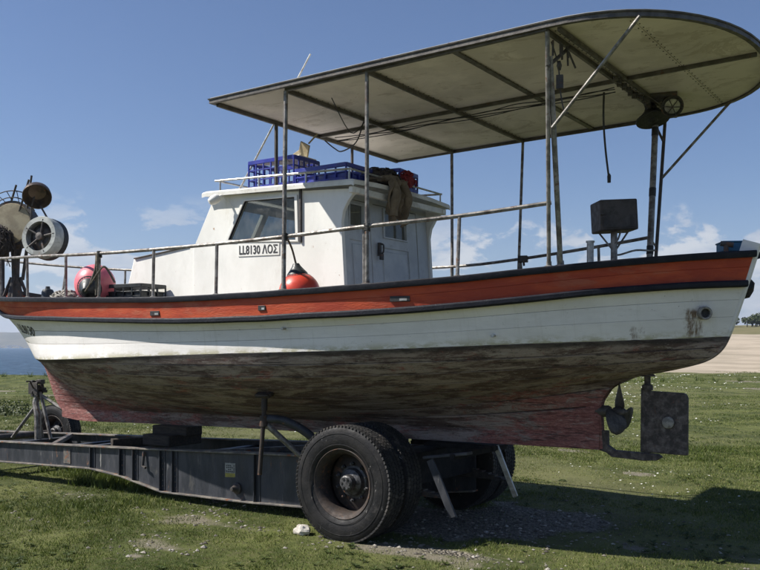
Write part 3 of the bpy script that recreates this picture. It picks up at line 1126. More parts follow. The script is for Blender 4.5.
m = MB()
ex = (-1.80, -hull_y(-1.80, 1.965), 1.965)
m.lathe([(.052, -.06), (.052, .055), (.047, .06), (.036, .058), (.034, -.02)], 20, ex, (.55, -.83, -.05))
o = m.build('exhaust_pipe', 'zinc', BOAT)
MB().lathe([(.0335, -.03), (.0335, .03)], 16, ex, (.55, -.83, -.05)).build('pipe_bore', 'letter_black', o)
m = MB()
m.tube([(-1.66, -.08, 2.44), (-1.66, -.08, 2.50)], .018, 8)
m.tube([(-1.70, -.09, 2.515), (-1.61, -.06, 2.50)], .02, 8)
m.build('mooring_cleat', 'dark_steel', BOAT)
m = MB().lathe([(.02, -.08), (.05, -.06), (.062, 0), (.05, .06), (.02, .08)], 16, (-1.57, .19, 2.17), (.3, .2, 1))
tag(m.build('fender', 'wood_block'), 'small dark brown fender hanging behind the sternpost', 'fender')
m = MB()
m.box((-1.66, .11, 2.495), (.19, .20, .07), .5)
m.box((-1.66, .11, 2.535), (.205, .215, .014), .5)
tag(m.build('blue_tray', 'blue_tarp', bevel=.012), 'small faded blue tray resting on the stern beside the post', 'tray')

# anode & fastenings on hull
for x in (-5.02, -3.2):
    z = 1.86 if x < -4 else 1.79
    m = MB().lathe([(.010, -.02), (.010, .03), (.014, .032), (.014, .045)], 10, (x, -hull_y(x, z), z), (0, -1, 0))
    m.build('hull_fitting', 'galvanised', BOAT)

# --- rudder, propeller, skeg shoe
m = MB()
pl = [(-2.36, .822), (-1.974, .818), (-1.972, 1.285), (-1.985, 1.315), (-2.01, 1.325), (-2.28, 1.335), (-2.28, 1.355), (-2.355, 1.355)]
m.plate(pl, [], lambda u, v, w: (u, w - .022, v), .044)
RUD = m.build('rudder', 'rudder_paint', BOAT, bevel=.008)
m = MB().tube([(-2.305, 0, .79), (-2.305, 0, 1.50)], .026, 12); m.lathe([(.045, 0), (.045, .04), (.03, .05)], 14, (-2.305, 0, 1.34))
m.lathe([(.07, 0), (.05, .02)], 14, (-2.305, 0, 1.455))
m.build('rudder_stock', 'rudder_paint', RUD)
m = MB().lathe([(.048, 0), (.048, .016), (.036, .024)], 20, (-2.125, -.021, 1.08), (0, -1, 0))
m.build('anode', 'zinc', RUD)
m = MB()
sh = [(-2.75, .825), (-2.65, .80), (-2.60, .765), (-2.33, .752), (-2.22, .762), (-2.18, .79), (-2.215, .812), (-2.30, .815), (-2.58, .822), (-2.64, .86), (-2.64, .985), (-2.70, .985)]
m.plate(sh, [], lambda u, v, w: (u, w - .034, v), .068)
m.build('skeg_shoe', 'rudder_paint', BOAT, bevel=.006)
m = MB().lathe([(.05, 0), (.05, .10), (.042, .12)], 16, (-2.74, 0, 1.15), (1, 0, 0))
PR = m.build('stern_tube', 'prop_metal', BOAT)
m = MB().lathe([(.03, 0), (.042, .02), (.042, .07), (.03, .10), (.008, .125)], 16, (-2.60, 0, 1.15), (1, 0, 0))
m.build('propeller_hub', 'prop_metal', PR)
for k in range(3):
    a0 = math.radians(92 + 120 * k)
    P = []
    for i in range(9):
        r = .035 + .235 * i / 8
        t = i / 8
        half = .03 + .10 * math.sin(math.pi * (.10 + t * .84)) ** .9 - (.03 if t > .97 else 0)
        pitch = math.radians(52 - 30 * t)
        row = []
        for j in range(5):
            c = (j / 4 - .5) * 2 * half
            tang = c * math.cos(pitch); axx = c * math.sin(pitch)
            ang = a0 + tang / max(r, .07)
            row.append((-2.545 + axx * .8, r * math.cos(ang), 1.15 + r * math.sin(ang)))
        P.append(row)
    m = MB().grid(P)
    o = m.build('propeller_blade', 'prop_metal', PR, smooth=60)
    sd = o.modifiers.new('solid', 'SOLIDIFY'); sd.thickness = .008

# --- trunk cabin and wheelhouse
HW = .80
m = MB()
for s_ in (-1, 1):
    pass
tp = [(-8.08, 1.98, .76), (-7.82, 2.70, .77), (-6.80, 2.79, .79), (-6.80, 1.98, .80)]
vs = []
for s_ in (-1, 1):
    vs += [(x, s_ * y, z) for x, z, y in tp]
m.add(vs, [(0, 1, 2, 3), (7, 6, 5, 4), (0, 4, 5, 1), (1, 5, 6, 2), (2, 6, 7, 3), (3, 7, 4, 0)])
TR = m.build('trunk_cabin', 'white_paint', BOAT, bevel=.02)
for s_ in (-1, 1):
    MB().bar((-7.80, s_ * .782, 2.685), (-6.92, s_ * .795, 2.762), .016, .014).build('edge_trim', 'dark_steel', TR, bevel=.003)
MB().box((-7.3, .1, 2.78), (.5, .5, .05)).build('hatch', 'white_paint', TR, bevel=.012)

wing = [(-4.715, 3.155), (-4.72, 3.115), (-4.77, 3.10), (-4.82, 3.05), (-4.875, 2.96), (-4.895, 2.86)]
side_poly = [(-6.84, 1.98), (-6.84, 2.735), (-6.525, 3.262)] + wing + [(-4.84, 1.98)]
win = [(-6.105, 3.165), (-5.445, 3.145), (-5.43, 2.725), (-6.335, 2.785)]
WH = None
for s_ in (-1, 1):
    m = MB()
    m.plate(side_poly, [win] if s_ < 0 else [], lambda u, v, w, s_=s_: (u, s_ * (HW - w), v), .045)
    o = m.build('wheelhouse_side', 'white_paint', BOAT, bevel=.004)
    if s_ > 0:
        continue
    WH = o
    # window frame proud of the wall
    c = Vector((sum(p[0] for p in win) / 4, sum(p[1] for p in win) / 4))
    outw = [tuple(c + (Vector(p) - c) * 1.075) for p in win]
    inw = [tuple(c + (Vector(p) - c) * .985) for p in win]
    MB().plate(outw, [inw], lambda u, v, w, s_=s_: (u, s_ * (HW + .016 - w), v), .02).build('window_frame', 'white_paint', o, bevel=.003)
    inn = [tuple(c + (Vector(p) - c) * .955) for p in win]
    MB().plate([tuple(c + (Vector(p) - c) * .984) for p in win], [inn], lambda u, v, w, s_=s_: (u, s_ * (HW + .007 - w), v), .014).build('window_gasket', 'black_paint', o)
    p = [(u, s_ * (HW - .012), v) for u, v in inn]
    MB().add(p, [(0, 1, 2, 3)]).build('window_pane', 'window_glass', o, smooth=0)
MB().bar((-5.375, -HW - .012, 2.70), (-5.375, -HW - .012, 3.215), .024, .022, (0, 1, 0)).build('drip_rail', 'dark_steel', WH, bevel=.003)
# front (raked) with windscreen and lower wall
a3 = Vector((-6.84, 0, 2.735)); b3 = Vector((-6.525, 0, 3.262))
dv = (b3 - a3); L_ = dv.length; dv.normalize(); nv = Vector((-dv.z, 0, dv.x))
m = MB()
m.plate([(-.755, 0), (.755, 0), (.755, L_), (-.755, L_)], [[(-.68, .12), (-.04, .12), (-.04, L_ - .1), (-.68, L_ - .1)], [(.04, .12), (.68, .12), (.68, L_ - .1), (.04, L_ - .1)]],
        lambda u, v, w: tuple(a3 + Vector((0, u, 0)) + dv * v - nv * (w + .002)), .04)
FR = m.build('wheelhouse_front', 'white_paint', BOAT)
for s_ in (-1, 1):
    pts = [(s_ * .04, .12), (s_ * .68, .12), (s_ * .68, L_ - .1), (s_ * .04, L_ - .1)]
    MB().add([tuple(a3 + Vector((0, u, 0)) + dv * v - nv * .02) for u, v in pts], [(0, 1, 2, 3)]).build('windscreen', 'window_glass', FR, smooth=0)
# aft bulkhead with two doors
XB = -4.93


def xb(z):
    return np.interp(z, [1.98, 2.9], [-4.86, -4.935])


bo = [(-.752, 1.98), (.752, 1.98), (.752, 3.16), (-.752, 3.16)]
dL = [(-.66, 2.0), (-.29, 2.0), (-.29, 3.105), (-.66, 3.105)]
dR = [(-.235, 2.0), (.56, 2.0), (.56, 3.105), (-.235, 3.105)]
m = MB().plate(bo, [dL, dR], lambda u, v, w: (xb(v) - w, u, v), .04)
BK = m.build('aft_bulkhead', 'door_paint', BOAT, bevel=.003)


def door(rect, wn, pn, hinge):
    (y0, z0), (y1, z1) = rect[0], rect[2]
    g = .006
    m = MB()
    m.plate([(y0 + g, z0 + g), (y1 - g, z0 + g), (y1 - g, z1 - g), (y0 + g, z1 - g)], [wn, pn], lambda u, v, w: (xb(v) - .006 - w, u, v), .032)
    D = m.build('door', 'door_paint', BOAT, bevel=.003)
    MB().add([(xb(v) - .022, u, v) for u, v in wn], [(0, 1, 2, 3)]).build('door_pane', 'window_glass', D, smooth=0)
    cy = sum(p[0] for p in wn) / 4; cz = sum(p[1] for p in wn) / 4
    big = [(cy + (u - cy) * 1.12, cz + (v - cz) * 1.10) for u, v in wn]
    MB().plate(big, [[(cy + (u - cy) * .99, cz + (v - cz) * .99) for u, v in wn]], lambda u, v, w: (xb(v) + .008 - w, u, v), .012).build('pane_moulding', 'door_paint', D, bevel=.002)
    MB().plate([(u, v) for u, v in pn], [], lambda u, v, w: (xb(v) - .018 - w, u, v), .02).build('recess_panel', 'door_paint', D)
    py0, pz0 = pn[0]; py1, pz1 = pn[2]
    i = .035
    MB().plate([(py0 + i, pz0 + i), (py1 - i, pz0 + i), (py1 - i, pz1 - i), (py0 + i, pz1 - i)], [], lambda u, v, w: (xb(v) - .008 - w, u, v), .02).build('raised_panel', 'door_paint', D, bevel=.008)
    return D


door(dL, [(-.62, 2.855), (-.40, 2.855), (-.40, 3.06), (-.62, 3.06)], [(-.62, 2.06), (-.33, 2.06), (-.33, 2.72), (-.62, 2.72)], 0)
DR = door(dR, [(-.04, 2.80), (.36, 2.80), (.36, 3.07), (-.04, 3.07)], [(-.11, 2.06), (.40, 2.06), (.40, 2.69), (-.11, 2.69)], 1)
m = MB()
m.box((-4.885, -.19, 2.66), (.03, .035, .13)); m.tube(catmull([(-4.875, -.19, 2.71), (-4.84, -.19, 2.70), (-4.84, -.19, 2.63), (-4.87, -.19, 2.615)], 4), .009, 8)
m.box((-4.86, -.19, 2.585), (.022, .05, .06))
m.build('door_latch', 'dark_steel', DR, bevel=.004)
# inside floor/console
MB().box((-5.9, .1, 2.25), (.5, 1.0, .5)).build('helm_console', 'door_paint', BOAT, bevel=.02)
# roof
m = MB()
ro = []
for (x, zt) in ((-6.64, 3.292), (-6.58, 3.30), (-5.6, 3.265), (-4.725, 3.230), (-4.70, 3.217)):
    ro.append([(x, y, zt + .03 * (1 - (y / .93) ** 2) - dz) for y, dz in ((-.875, .02), (-.86, .004), (-.5, 0), (0, 0), (.5, 0), (.86, .004), (.875, .02))])
m.grid(ro)
bo2 = [[(x, y, z - .038) for (x, y, z) in r] for r in ro]
m.grid(bo2)
for i in range(len(ro) - 1):
    for j in (0, -1):
        m.add([ro[i][j], ro[i + 1][j], bo2[i + 1][j], bo2[i][j]], [(0, 1, 2, 3)])
for i in (0, -1):
    for j in range(len(ro[0]) - 1):
        m.add([ro[i][j], ro[i][j + 1], bo2[i][j + 1], bo2[i][j]], [(0, 1, 2, 3)])
RF = m.build('wheelhouse_roof', 'roof_paint', BOAT, smooth=30)
MB().box((-4.755, 0, 3.14), (.05, 1.69, .06)).build('roof_fascia', 'roof_paint', RF, bevel=.008)
for s_ in (-1, 1):
    m = MB()
    for x in (-6.43, -5.9, -5.3, -4.79):
        z = np.interp(x, [-6.5, -4.65], [3.29, 3.22])
        m.tube([(x, s_ * .82, z - .01), (x, s_ * .82, z + .105)], .009, 6)
    m.tube([(-6.50, s_ * .82, 3.405), (-4.77, s_ * .82, 3.335)], .011, 8)
    m.build('roof_rail', 'galvanised', RF)
for x_, z_ in ((-6.46, 3.40), (-4.78, 3.335)):
    MB().tube([(x_, -.82, z_), (x_, .82, z_)], .010, 8).build('roof_rail', 'galvanised', RF)
# deck lamp under the roof edge
m = MB()
m.tube([(-6.36, -.84, 3.245), (-6.37, -.93, 3.205)], .014, 8)
m.lathe([(.0, .075), (.03, .07), (.046, .03), (.048, -.02), (.035, -.045), (.0, -.05)], 16, (-6.375, -.945, 3.19), (-.35, -.5, -.35))
m.build('bulkhead_lamp', 'white_paint', BOAT)
m = MB(); m.tube(catmull([(-6.36, -.83, 3.25), (-6.33, -.85, 3.20), (-6.30, -.82, 3.16), (-6.27, -.81, 3.12)], 5), .005, 5)
m.build('lamp_wire', 'white_paint', BOAT)


# name plate with lettering
def flat_text(txt, to3, parent, name, sx=1.0, off=.0):
    cu = bpy.data.curves.new('txt', 'FONT'); cu.body = txt; cu.size = 1; cu.resolution_u = 3; cu.offset = off
    ob = bpy.data.objects.new('txt', cu); COL.objects.link(ob)
    dg = bpy.context.evaluated_depsgraph_get()
    me = bpy.data.meshes.new_from_object(ob.evaluated_get(dg))
    bpy.data.objects.remove(ob)
    xs = [v.co.x for v in me.vertices]; ys = [v.co.y for v in me.vertices]
    x0, x1 = min(xs), max(xs); y0, y1 = min(ys), max(ys)
    m = MB()
    m.add([to3((v.co.x - x0) / (x1 - x0), (v.co.y - y0) / (y1 - y0)) for v in me.vertices], [tuple(p.vertices) for p in me.polygons])
    return m.build(name, 'letter_black', parent, smooth=0)


PLT = MB().plate([(-6.195, 2.612), (-5.645, 2.598), (-5.645, 2.712), (-6.195, 2.742)], [], lambda u, v, w: (u, -HW - .008 + w, v), .008).build('number_board', 'white_paint', WH, bevel=.002)
BRD = PLT
PLT.parent = BOAT; PLT.matrix_parent_inverse = Matrix.Translation(-Vector(BOAT.location))


def brd(u, v):
    x = -6.175 + u * .51
    zb = 2.628 - u * .012; zt = 2.727 - u * .024
    return (x, -HW - .0105, zb + (zt - zb) * v)


flat_text('LL8130 \u039b\u039f\u03a3', brd, PLT, 'number_lettering', off=.022)


# --- canopy
def can_z(x):
    return 3.915 + .012 * (x + 5.8)


def outline(inset=0.0, n=28):
    pts = [(-5.83 + inset, -1.555 + inset), (-2.55, -1.50 + inset)]
    a = 1.15 - inset; b = 1.50 - inset
    for i in range(1, n):
        t = -math.pi / 2 + math.pi * i / n
        c, s_ = math.cos(t), math.sin(t)
        pts.append((-2.55 + a * abs(c) ** .92, b * math.copysign(abs(s_) ** .92, s_)))
    pts += [(-2.55, 1.50 - inset), (-5.83 + inset, 1.555 - inset)]
    return pts


OUT = outline()
m = MB().plate(OUT, [], lambda u, v, w: (u, v, can_z(u) + .052 + w), .012)
CAN = m.build('canopy', 'roof_paint', BOAT, smooth=30)
# rim
closed = OUT + [OUT[0]]
m = MB(); pts = []
N_ = len(OUT)
for i in range(N_ + 1):
    p = Vector(OUT[i % N_]); a = Vector(OUT[(i - 1) % N_]); b = Vector(OUT[(i + 1) % N_])
    d1 = (p - a).normalized(); d2 = (b - p).normalized()
    n1 = Vector((d1.y, -d1.x)); n2 = Vector((d2.y, -d2.x))
    q = (n1 + n2); q = q / max(q.length, .01); q = q / max(.5, q.dot(n1))
    pts.append((Vector((p.x, p.y, can_z(p.x))), Vector((q.x, q.y, 0)), Vector((0, 0, 1))))
m.sweep(pts, [(-.03, .012), (.006, .012), (.006, .052), (-.03, .052)], False)
m.build('canopy_rim', 'frame_steel', CAN, smooth=40)
m = MB()
m.sweep([(p + Vector((0, 0, .044)), s_, u) for p, s_, u in pts], [(.0, 0), (.014, 0), (.017, .010), (.0, .018)], False)
m.build('rim_trim', 'frame_steel', CAN, smooth=40)


# ceiling panels (plywood), each its own sheet between the beams
def half_w(x):
    if x <= -2.55: return np.interp(x, [-5.83, -2.55], [1.555, 1.50])
    c = min(1, max(0, (x + 2.55) / 1.15)) ** (1 / .92)
    return 1.50 * math.sqrt(max(0, 1 - c * c)) ** .92


cuts = [-5.80, -5.0, -4.13, -3.34, -2.56, -2.02, -1.425]
for k in range(len(cuts) - 1):
    for s_ in (-1, 1):
        x0 = cuts[k] + .003; x1 = cuts[k + 1] - .003
        xs = np.linspace(x0, x1, 2 if x1 < -2.5 else 12)
        poly = [(x0, s_ * .003)] + [(x1, s_ * .003)] + [(float(x), s_ * (half_w(float(x)) - .032)) for x in xs[::-1] if half_w(float(x)) > .05]
        dz = random.uniform(-.0015, .0015)
        MB().plate(poly, [], lambda u, v, w, dz=dz: (u, v, can_z(u) + .03 + dz + w), .012).build('ceiling_panel', 'canopy_ply', CAN, bevel=.0015, seg=1)
# rivets along the seams
m = MB()
for x in cuts[1:-1]:
    for dx in (-.018, .018):
        y = -half_w(x) + .06
        while y < half_w(x) - .05:
            m.lathe([(.007, 0), (.004, -.004)], 6, (x + dx, y, can_z(x) + .0295)); y += .085
rv = m.build('rivets', 'dark_steel', CAN, smooth=0); rv['kind'] = 'stuff'
# beams
for yy, x0, x1 in ((-1.47, -5.0, -2.56), (1.47, -5.0, -2.56), (0, -5.80, -1.45)):
    MB().bar((x0, yy, can_z(x0) + .012), (x1, yy, can_z(x1) + .012), .028, .032).build('canopy_beam', 'frame_steel', CAN, bevel=.004)
for x in (-5.0, -4.13, -2.57):
    MB().bar((x, -1.46, can_z(x) + .006), (x, 1.46, can_z(x) + .006), .028, .036).build('canopy_crossbeam', 'frame_steel', CAN, bevel=.004)
MB().bar((-2.48, -1.44, can_z(-2.5) + .006), (-2.48, 1.44, can_z(-2.5) + .006), .03, .03).build('canopy_crossbeam', 'frame_steel', CAN, bevel=.004)
MB().bar((-3.34, -1.5, can_z(-3.3) + .018), (-3.34, 1.5, can_z(-3.3) + .018), .05, .012).build('canopy_crossbeam', 'frame_steel', CAN, bevel=.003)
MB().bar((-5.79, -1.5, can_z(-5.8) + .008), (-5.79, 1.5, can_z(-5.8) + .008), .03, .035).build('canopy_crossbeam', 'frame_steel', CAN, bevel=.003)


def gy(x): return hull_y(x, ZG(x)) - .03


# posts: (base, top, radius)
def post(base, top, r, mat='steel'):
    m = MB().tube([base, top], r, 10)
    b = Vector(base)
    m.lathe([(r * 2.3, 0), (r * 2.3, .012), (r * 1.3, .02), (r * 1.2, .05)], 12, base)
    return m.build('canopy_post', mat, BOAT)


post((-4.995, -1.50, 2.185), (-4.995, -1.47, can_z(-5) - .0), .0195)
post((-4.19, -gy(-4.19), 2.21), (-4.13, -1.47, can_z(-4.1)), .017)
post((-2.78, -gy(-2.78), 2.315), (-2.56, -1.46, can_z(-2.6)), .0165)
post((-2.70, -gy(-2.70), 2.32), (-2.575, -1.38, 3.80), .021)
post((-5.02, 1.48, 2.185), (-5.02, 1.47, can_z(-5)), .018)
post((-4.15, gy(-4.15), 2.21), (-4.13, 1.47, can_z(-4.1)), .016)
post((-2.49, gy(-2.49) + .02, 2.345), (-2.53, 1.27, can_z(-2.6)), .016, 'dark_steel')
p0 = Vector((-2.545, .80, 2.34)); p1 = Vector((-2.545, 1.02, can_z(-2.55)))
PST = MB().tube([p0, p1], .029, 12).build('canopy_post', 'steel', BOAT)
for t in (.16, .50, .86):
    c = p0.lerp(p1, t)
    MB().lathe([(.032, -.04), (.032, .04)], 12, c, p1 - p0).build('tape_band', 'letter_black', PST)
post((-5.77, -.71, 3.26), (-5.77, -.71, can_z(-5.77)), .018, 'dark_steel')
post((-5.77, .56, 3.27), (-5.77, .56, can_z(-5.77)), .016, 'dark_steel')
# braces
MB().tube([(-2.605, -1.27, 3.31), (-1.93, -1.35, can_z(-1.9) + .0)], .0135, 8).build('canopy_brace', 'steel', BOAT)
MB().tube([(-2.51, 1.08, 3.30), (-1.90, 1.17, can_z(-1.9) + .0)], .013, 8).build('canopy_brace', 'steel', BOAT)
MB().tube([(-2.51, 1.13, 3.66), (-2.62, 1.02, can_z(-2.6))], .012, 8).build('canopy_brace', 'dark_steel', BOAT)
MB().tube([(-2.585, -1.40, 3.72), (-2.56, -1.05, can_z(-2.6))], .015, 8).build('canopy_brace', 'dark_steel', BOAT)
# junction clutter and cables below the canopy
for i in range(15):
    y = -.2 + i * .075
    m = MB().box((-2.52 + random.uniform(-.02, .02), y, can_z(-2.5) - .035 + random.uniform(-.015, .01)), (.035, .03, random.uniform(.03, .06)), random.random())
    m.build('light_fitting', 'dark_steel', CAN, bevel=.004)
m = MB()
for i in range(4):
    pts = []
    for k in range(14):
        t = k / 13
        pts.append((-5.6 + t * 3.0, .03 + .012 * i + random.uniform(-.012, .012), can_z(-5.6 + 3 * t) - .022 - .01 * i - abs(math.sin(t * 9 + i)) * .022))
    m.tube(catmull(pts, 3), .0045, 5)
m.build('wiring', 'dark_cable', BOAT)
m = MB().tube(catmull([(-5.0, -.3, can_z(-5) - .02), (-5.2, -.15, 3.76), (-5.45, -.05, 3.72), (-5.6, .02, 3.78), (-5.70, -.02, 3.87)], 6), .007, 6)
m.build('wiring', 'dark_cable', BOAT)
m = MB().tube(catmull([(-4.98, -.3, can_z(-5) - .02), (-4.86, -.7, 3.70), (-4.7, -1.2, 3.88)], 6), .005, 6)
m.build('wiring', 'dark_cable', BOAT)
# cable clutter by the near aft post
m = MB()
m.tube(catmull([(-2.60, -1.30, can_z(-2.6) - .02), (-2.58, -1.22, 3.78), (-2.58, -1.18, 3.60), (-2.56, -1.16, 3.46), (-2.54, -1.12, 3.44)], 5), .006, 6)
m.box((-2.58, -1.19, 3.66), (.05, .04, .10), .3)
m.lathe([(.0, .02), (.035, .01), (.035, -.01), (0, -.02)], 12, (-2.58, -1.2, 3.78), (1, .3, 0))
for i in range(6):
    m.tube([(-2.58 + random.uniform(-.04, .04), -1.32 + .06 * i, can_z(-2.6) - .02), (-2.58 + random.uniform(-.05, .05), -1.30 + .06 * i, can_z(-2.6) - .10 - random.random() * .07)], .008, 5)
tag(m.build('hanging_pulley', 'dark_steel'), 'small black pulley block and cord hanging by the aft canopy post', 'pulley')
m = MB().tube(catmull([(-2.76, .22, can_z(-2.7)), (-2.775, .25, 3.72), (-2.76, .26, 3.45), (-2.735, .28, 3.19)], 6), .010, 6)
m.lathe([(.016, 0), (.018, .06), (.008, .08)], 8, (-2.735, .28, 3.16))
tag(m.build('hanging_rope', 'dark_cable'), 'single dark rope end dangling from the canopy ceiling', 'rope')
# horn loudspeaker
hx = Vector((-2.53, .88, 3.81))
m = MB()
m.lathe([(.155, 0), (.158, .012), (.11, .05), (.065, .10), (.05, .14), (.055, .20), (.0, .205)], 24, hx, (-.25, .2, 1))
m.lathe([(.0, .05), (.045, .045), (.05, .0), (.03, -.015), (.0, -.018)], 16, hx + Vector((0, 0, .0)), (-.25, .2, 1))
m.tube([hx + Vector((-.04, .03, .19)), (-2.56, .95, can_z(-2.56))], .02, 8)
m.build('horn_loudspeaker', 'letter_black', BOAT)
# round work light with its mounting plate
m = MB().box((-2.40, .72, can_z(-2.4) + .012), (.26, .20, .03), .3)
WL = m.build('work_light', 'dark_steel', BOAT, bevel=.004)
lc = Vector((-2.33, .78, 3.90)); la = Vector((.35, -.75, -.55)).normalized()
MB().lathe([(.0, -.09), (.05, -.085), (.085, -.03), (.10, .02), (.10, .035), (.088, .04)], 24, lc, la).build('lamp_housing', 'letter_black', WL)
MB().lathe([(.086, .034), (.05, .046), (.0, .05)], 24, lc, la).build('lamp_lens', 'galvanised', WL)
m = MB()
m.lathe([(.1, .036), (.1, .044), (.088, .044), (.088, .036)], 24, lc, la, True)
u = la.orthogonal().normalized(); w_ = la.cross(u)
for a_ in (0, 1.05, 2.1):
    dv_ = u * math.cos(a_) + w_ * math.sin(a_)
    m.tube([lc + la * .05 + dv_ * .095, lc + la * .062, lc + la * .05 - dv_ * .095], .004, 5)
m.build('lamp_guard', 'dark_steel', WL)

# --- rails
RAIL = [(-12.02, -.10, 3.00), (-11.7, -.32, 2.95), (-11.0, -.66, 2.875), (-10.08, -.968, 2.801), (-9.10, -1.245, 2.74), (-8.15, -1.411, 2.69), (-7.51, -1.471, 2.665), (-6.65, -1.50, 2.649), (-5.80, -1.497, 2.648), (-5.02, -1.475, 2.66), (-4.18, -1.40, 2.694), (-3.45, -1.15, 2.748), (-2.76, -.93, 2.82)]
m = MB().tube(catmull(RAIL, 5), .0175, 8)
RN = m.build('side_rail', 'steel', BOAT)
for (x, y, z) in RAIL[2:9] + [RAIL[11], (-4.22, -1.385, 2.69)]:
    g = gy(x)
    m = MB().tube([(x + .008, -g, ZG(x) - .01), (x, y, z)], .0155, 8)
    m.lathe([(.03, 0), (.03, .008), (.018, .014)], 10, (x + .008, -g, ZG(x) + .005))
    m.build('stanchion', 'steel', RN)
FAR = [(x, -y, z) for x, y, z in RAIL[:3]] + [(-10.08, .968, 2.80), (-8.15, 1.411, 2.69), (-6.65, 1.5, 2.649), (-5.02, 1.46, 2.62), (-4.07, 1.28, 2.64), (-3.12, 1.05, 2.69), (-2.56, .86, 2.72)]
RN2 = MB().tube(catmull(FAR, 5), .0165, 8).build('side_rail', 'steel', BOAT)
for (x, y, z) in FAR[2:-1] + [(-3.6, 1.17, 2.665)]:
    MB().tube([(x, gy(x), ZG(x) - .01), (x, y, z)], .015, 8).build('stanchion', 'steel', RN2)
m = MB().box((-4.03, 1.26, 2.635), (.10, .08, .07), .3); m.tube([(-4.03, 1.26, 2.66), (-4.0, 1.22, 2.56)], .014, 6)
m.build('rail_clamp', 'dark_steel', RN2, bevel=.008)
# lashings where rail meets post
for (x, y, z) in ((-4.995, -1.482, 2.66), (-4.18, -1.40, 2.69), (-7.51, -1.471, 2.66)):
    m = MB()
    for k in range(5):
        m.lathe([(.024, -.008), (.030, 0), (.024, .006)], 10, (x, y, z - .03 + k * .013), (.1 * (k % 2), .1, 1))
    m.build('rail_lashing', 'dark_cable', RN)

# --- box-shaped floodlight on its stand, mooring pipe
bc = Vector((-2.74, .42, 2.875))
nz = Vector((.586, -.707, 0)).normalized(); sx_ = Vector((0, 0, 1)).cross(nz).normalized() * 1
R3 = Matrix((sx_, -nz, Vector((0, 0, 1)))).transposed() @ Matrix.Rotation(math.radians(-3), 3, 'Y')
m = MB().box(bc, (.345, .27, .275), R3)
FL = m.build('floodlight_box', 'speaker_grey', BOAT, bevel=.014)
m = MB()
m.box(bc + R3 @ Vector((0, -.137, 0)), (.30, .006, .23), R3)
m.box(bc + R3 @ Vector((-.15, -.142, .01)), (.055, .02, .02), R3)
m.build('box_lid', 'speaker_grey', FL, bevel=.004)
m = MB()
m.tube([(-2.74, .42, 2.02), (-2.74, .42, 2.76)], .030, 10)
m.tube([bc + Vector((-.13, -.03, -.14)), (-2.74, .42, 2.56)], .009, 6)
m.tube([bc + Vector((.11, .05, -.14)), (-2.74, .42, 2.55)], .009, 6)
m.tube(catmull([bc + Vector((.06, 0, -.14)), (-2.70, .40, 2.66), (-2.76, .41, 2.60), (-2.72, .44, 2.53), (-2.60, .6, 2.58), (-2.50, .86, 2.60), (-2.535, .83, 2.70)], 5), .009, 6)
m.build('floodlight_stand', 'steel', FL)
m = MB().tube([(-2.955, .40, 2.05), (-2.955, .40, 2.66)], .032, 12); m.lathe([(.04, 0), (.04, .014)], 14, (-2.955, .40, 2.655))
m.build('mooring_post', 'galvanised', BOAT)
# antenna
MB().tube([(-6.47, -.55, 3.28), (-5.52, -.48, 4.62)], [.011, .008], 6).build('antenna', 'galvanised', BOAT)
MB().lathe([(.022, 0), (.022, .08), (.014, .1)], 10, (-6.47, -.55, 3.28), (.95, .07, 1.34)).build('antenna_base', 'white_paint', BOAT)

# --- net hauler on the foredeck
NH = MB()
base = Vector((-10.78, -.30, 2.30))
NH.tube([base, base + Vector((0, 0, .35)), base + Vector((.0, 0, .72))], [.085, .05, .06], 10)
for a in range(4):
    d = Vector((math.cos(a * 1.57 + .5), math.sin(a * 1.57 + .5), 0))
    NH.tube([base + d * .20, base + d * .06 + Vector((0, 0, .34))], .022, 6)
    NH.box(base + d * .19, (.08, .08, .03))
NH = NH.build('net_hauler', 'dark_steel', BOAT)
MB().box((-11.16, -.32, 2.62), (.15, .12, .75)).build('hauler_post', 'dark_steel', NH, bevel=.015)
ax1 = Vector((.50, -.85, .1)).normalized()
c1 = Vector((-10.80, -.34, 3.36))
MB().lathe([(.0, .05), (.27, .045), (.285, .02), (.285, -.02), (.0, -.03)], 32, c1, ax1).build('drum_disc', 'tan_metal', NH)
m = MB().lathe([(.275, .03), (.315, .03), (.315, -.16), (.275, -.16)], 32, c1, ax1, True)
m.build('drum_rim', 'dark_steel', NH)
ax2 = Vector((.30, -.93, .12)).normalized()
c2 = Vector((-10.13, -.32, 3.13))
MB().lathe([(.195, .10), (.255, .10), (.27, .07), (.27, -.16), (.24, -.18), (.20, -.16)], 36, c2, ax2, True).build('white_drum', 'drum_white', NH)
m = MB().lathe([(.0, .05), (.12, .05), (.15, .02), (.2, .0), (.2, -.05), (.0, -.06)], 28, c2, ax2)
m.lathe([(.0, .11), (.05, .10), (.06, .05)], 16, c2, ax2)
u = ax2.orthogonal().normalized(); w_ = ax2.cross(u)
for a_ in range(5):
    d = u * math.cos(a_ * 1.257) + w_ * math.sin(a_ * 1.257)
    m.tube([c2 + ax2 * .06 + d * .04, c2 + ax2 * .09 + d * .23], .016, 6)
m.build('drum_wheel', 'dark_steel', NH)
m = MB()
m.lathe([(.272, -.06), (.276, -.06), (.276, -.15), (.272, -.15)], 36, c2, ax2, True)
m.build('drum_band', 'letter_black', NH)
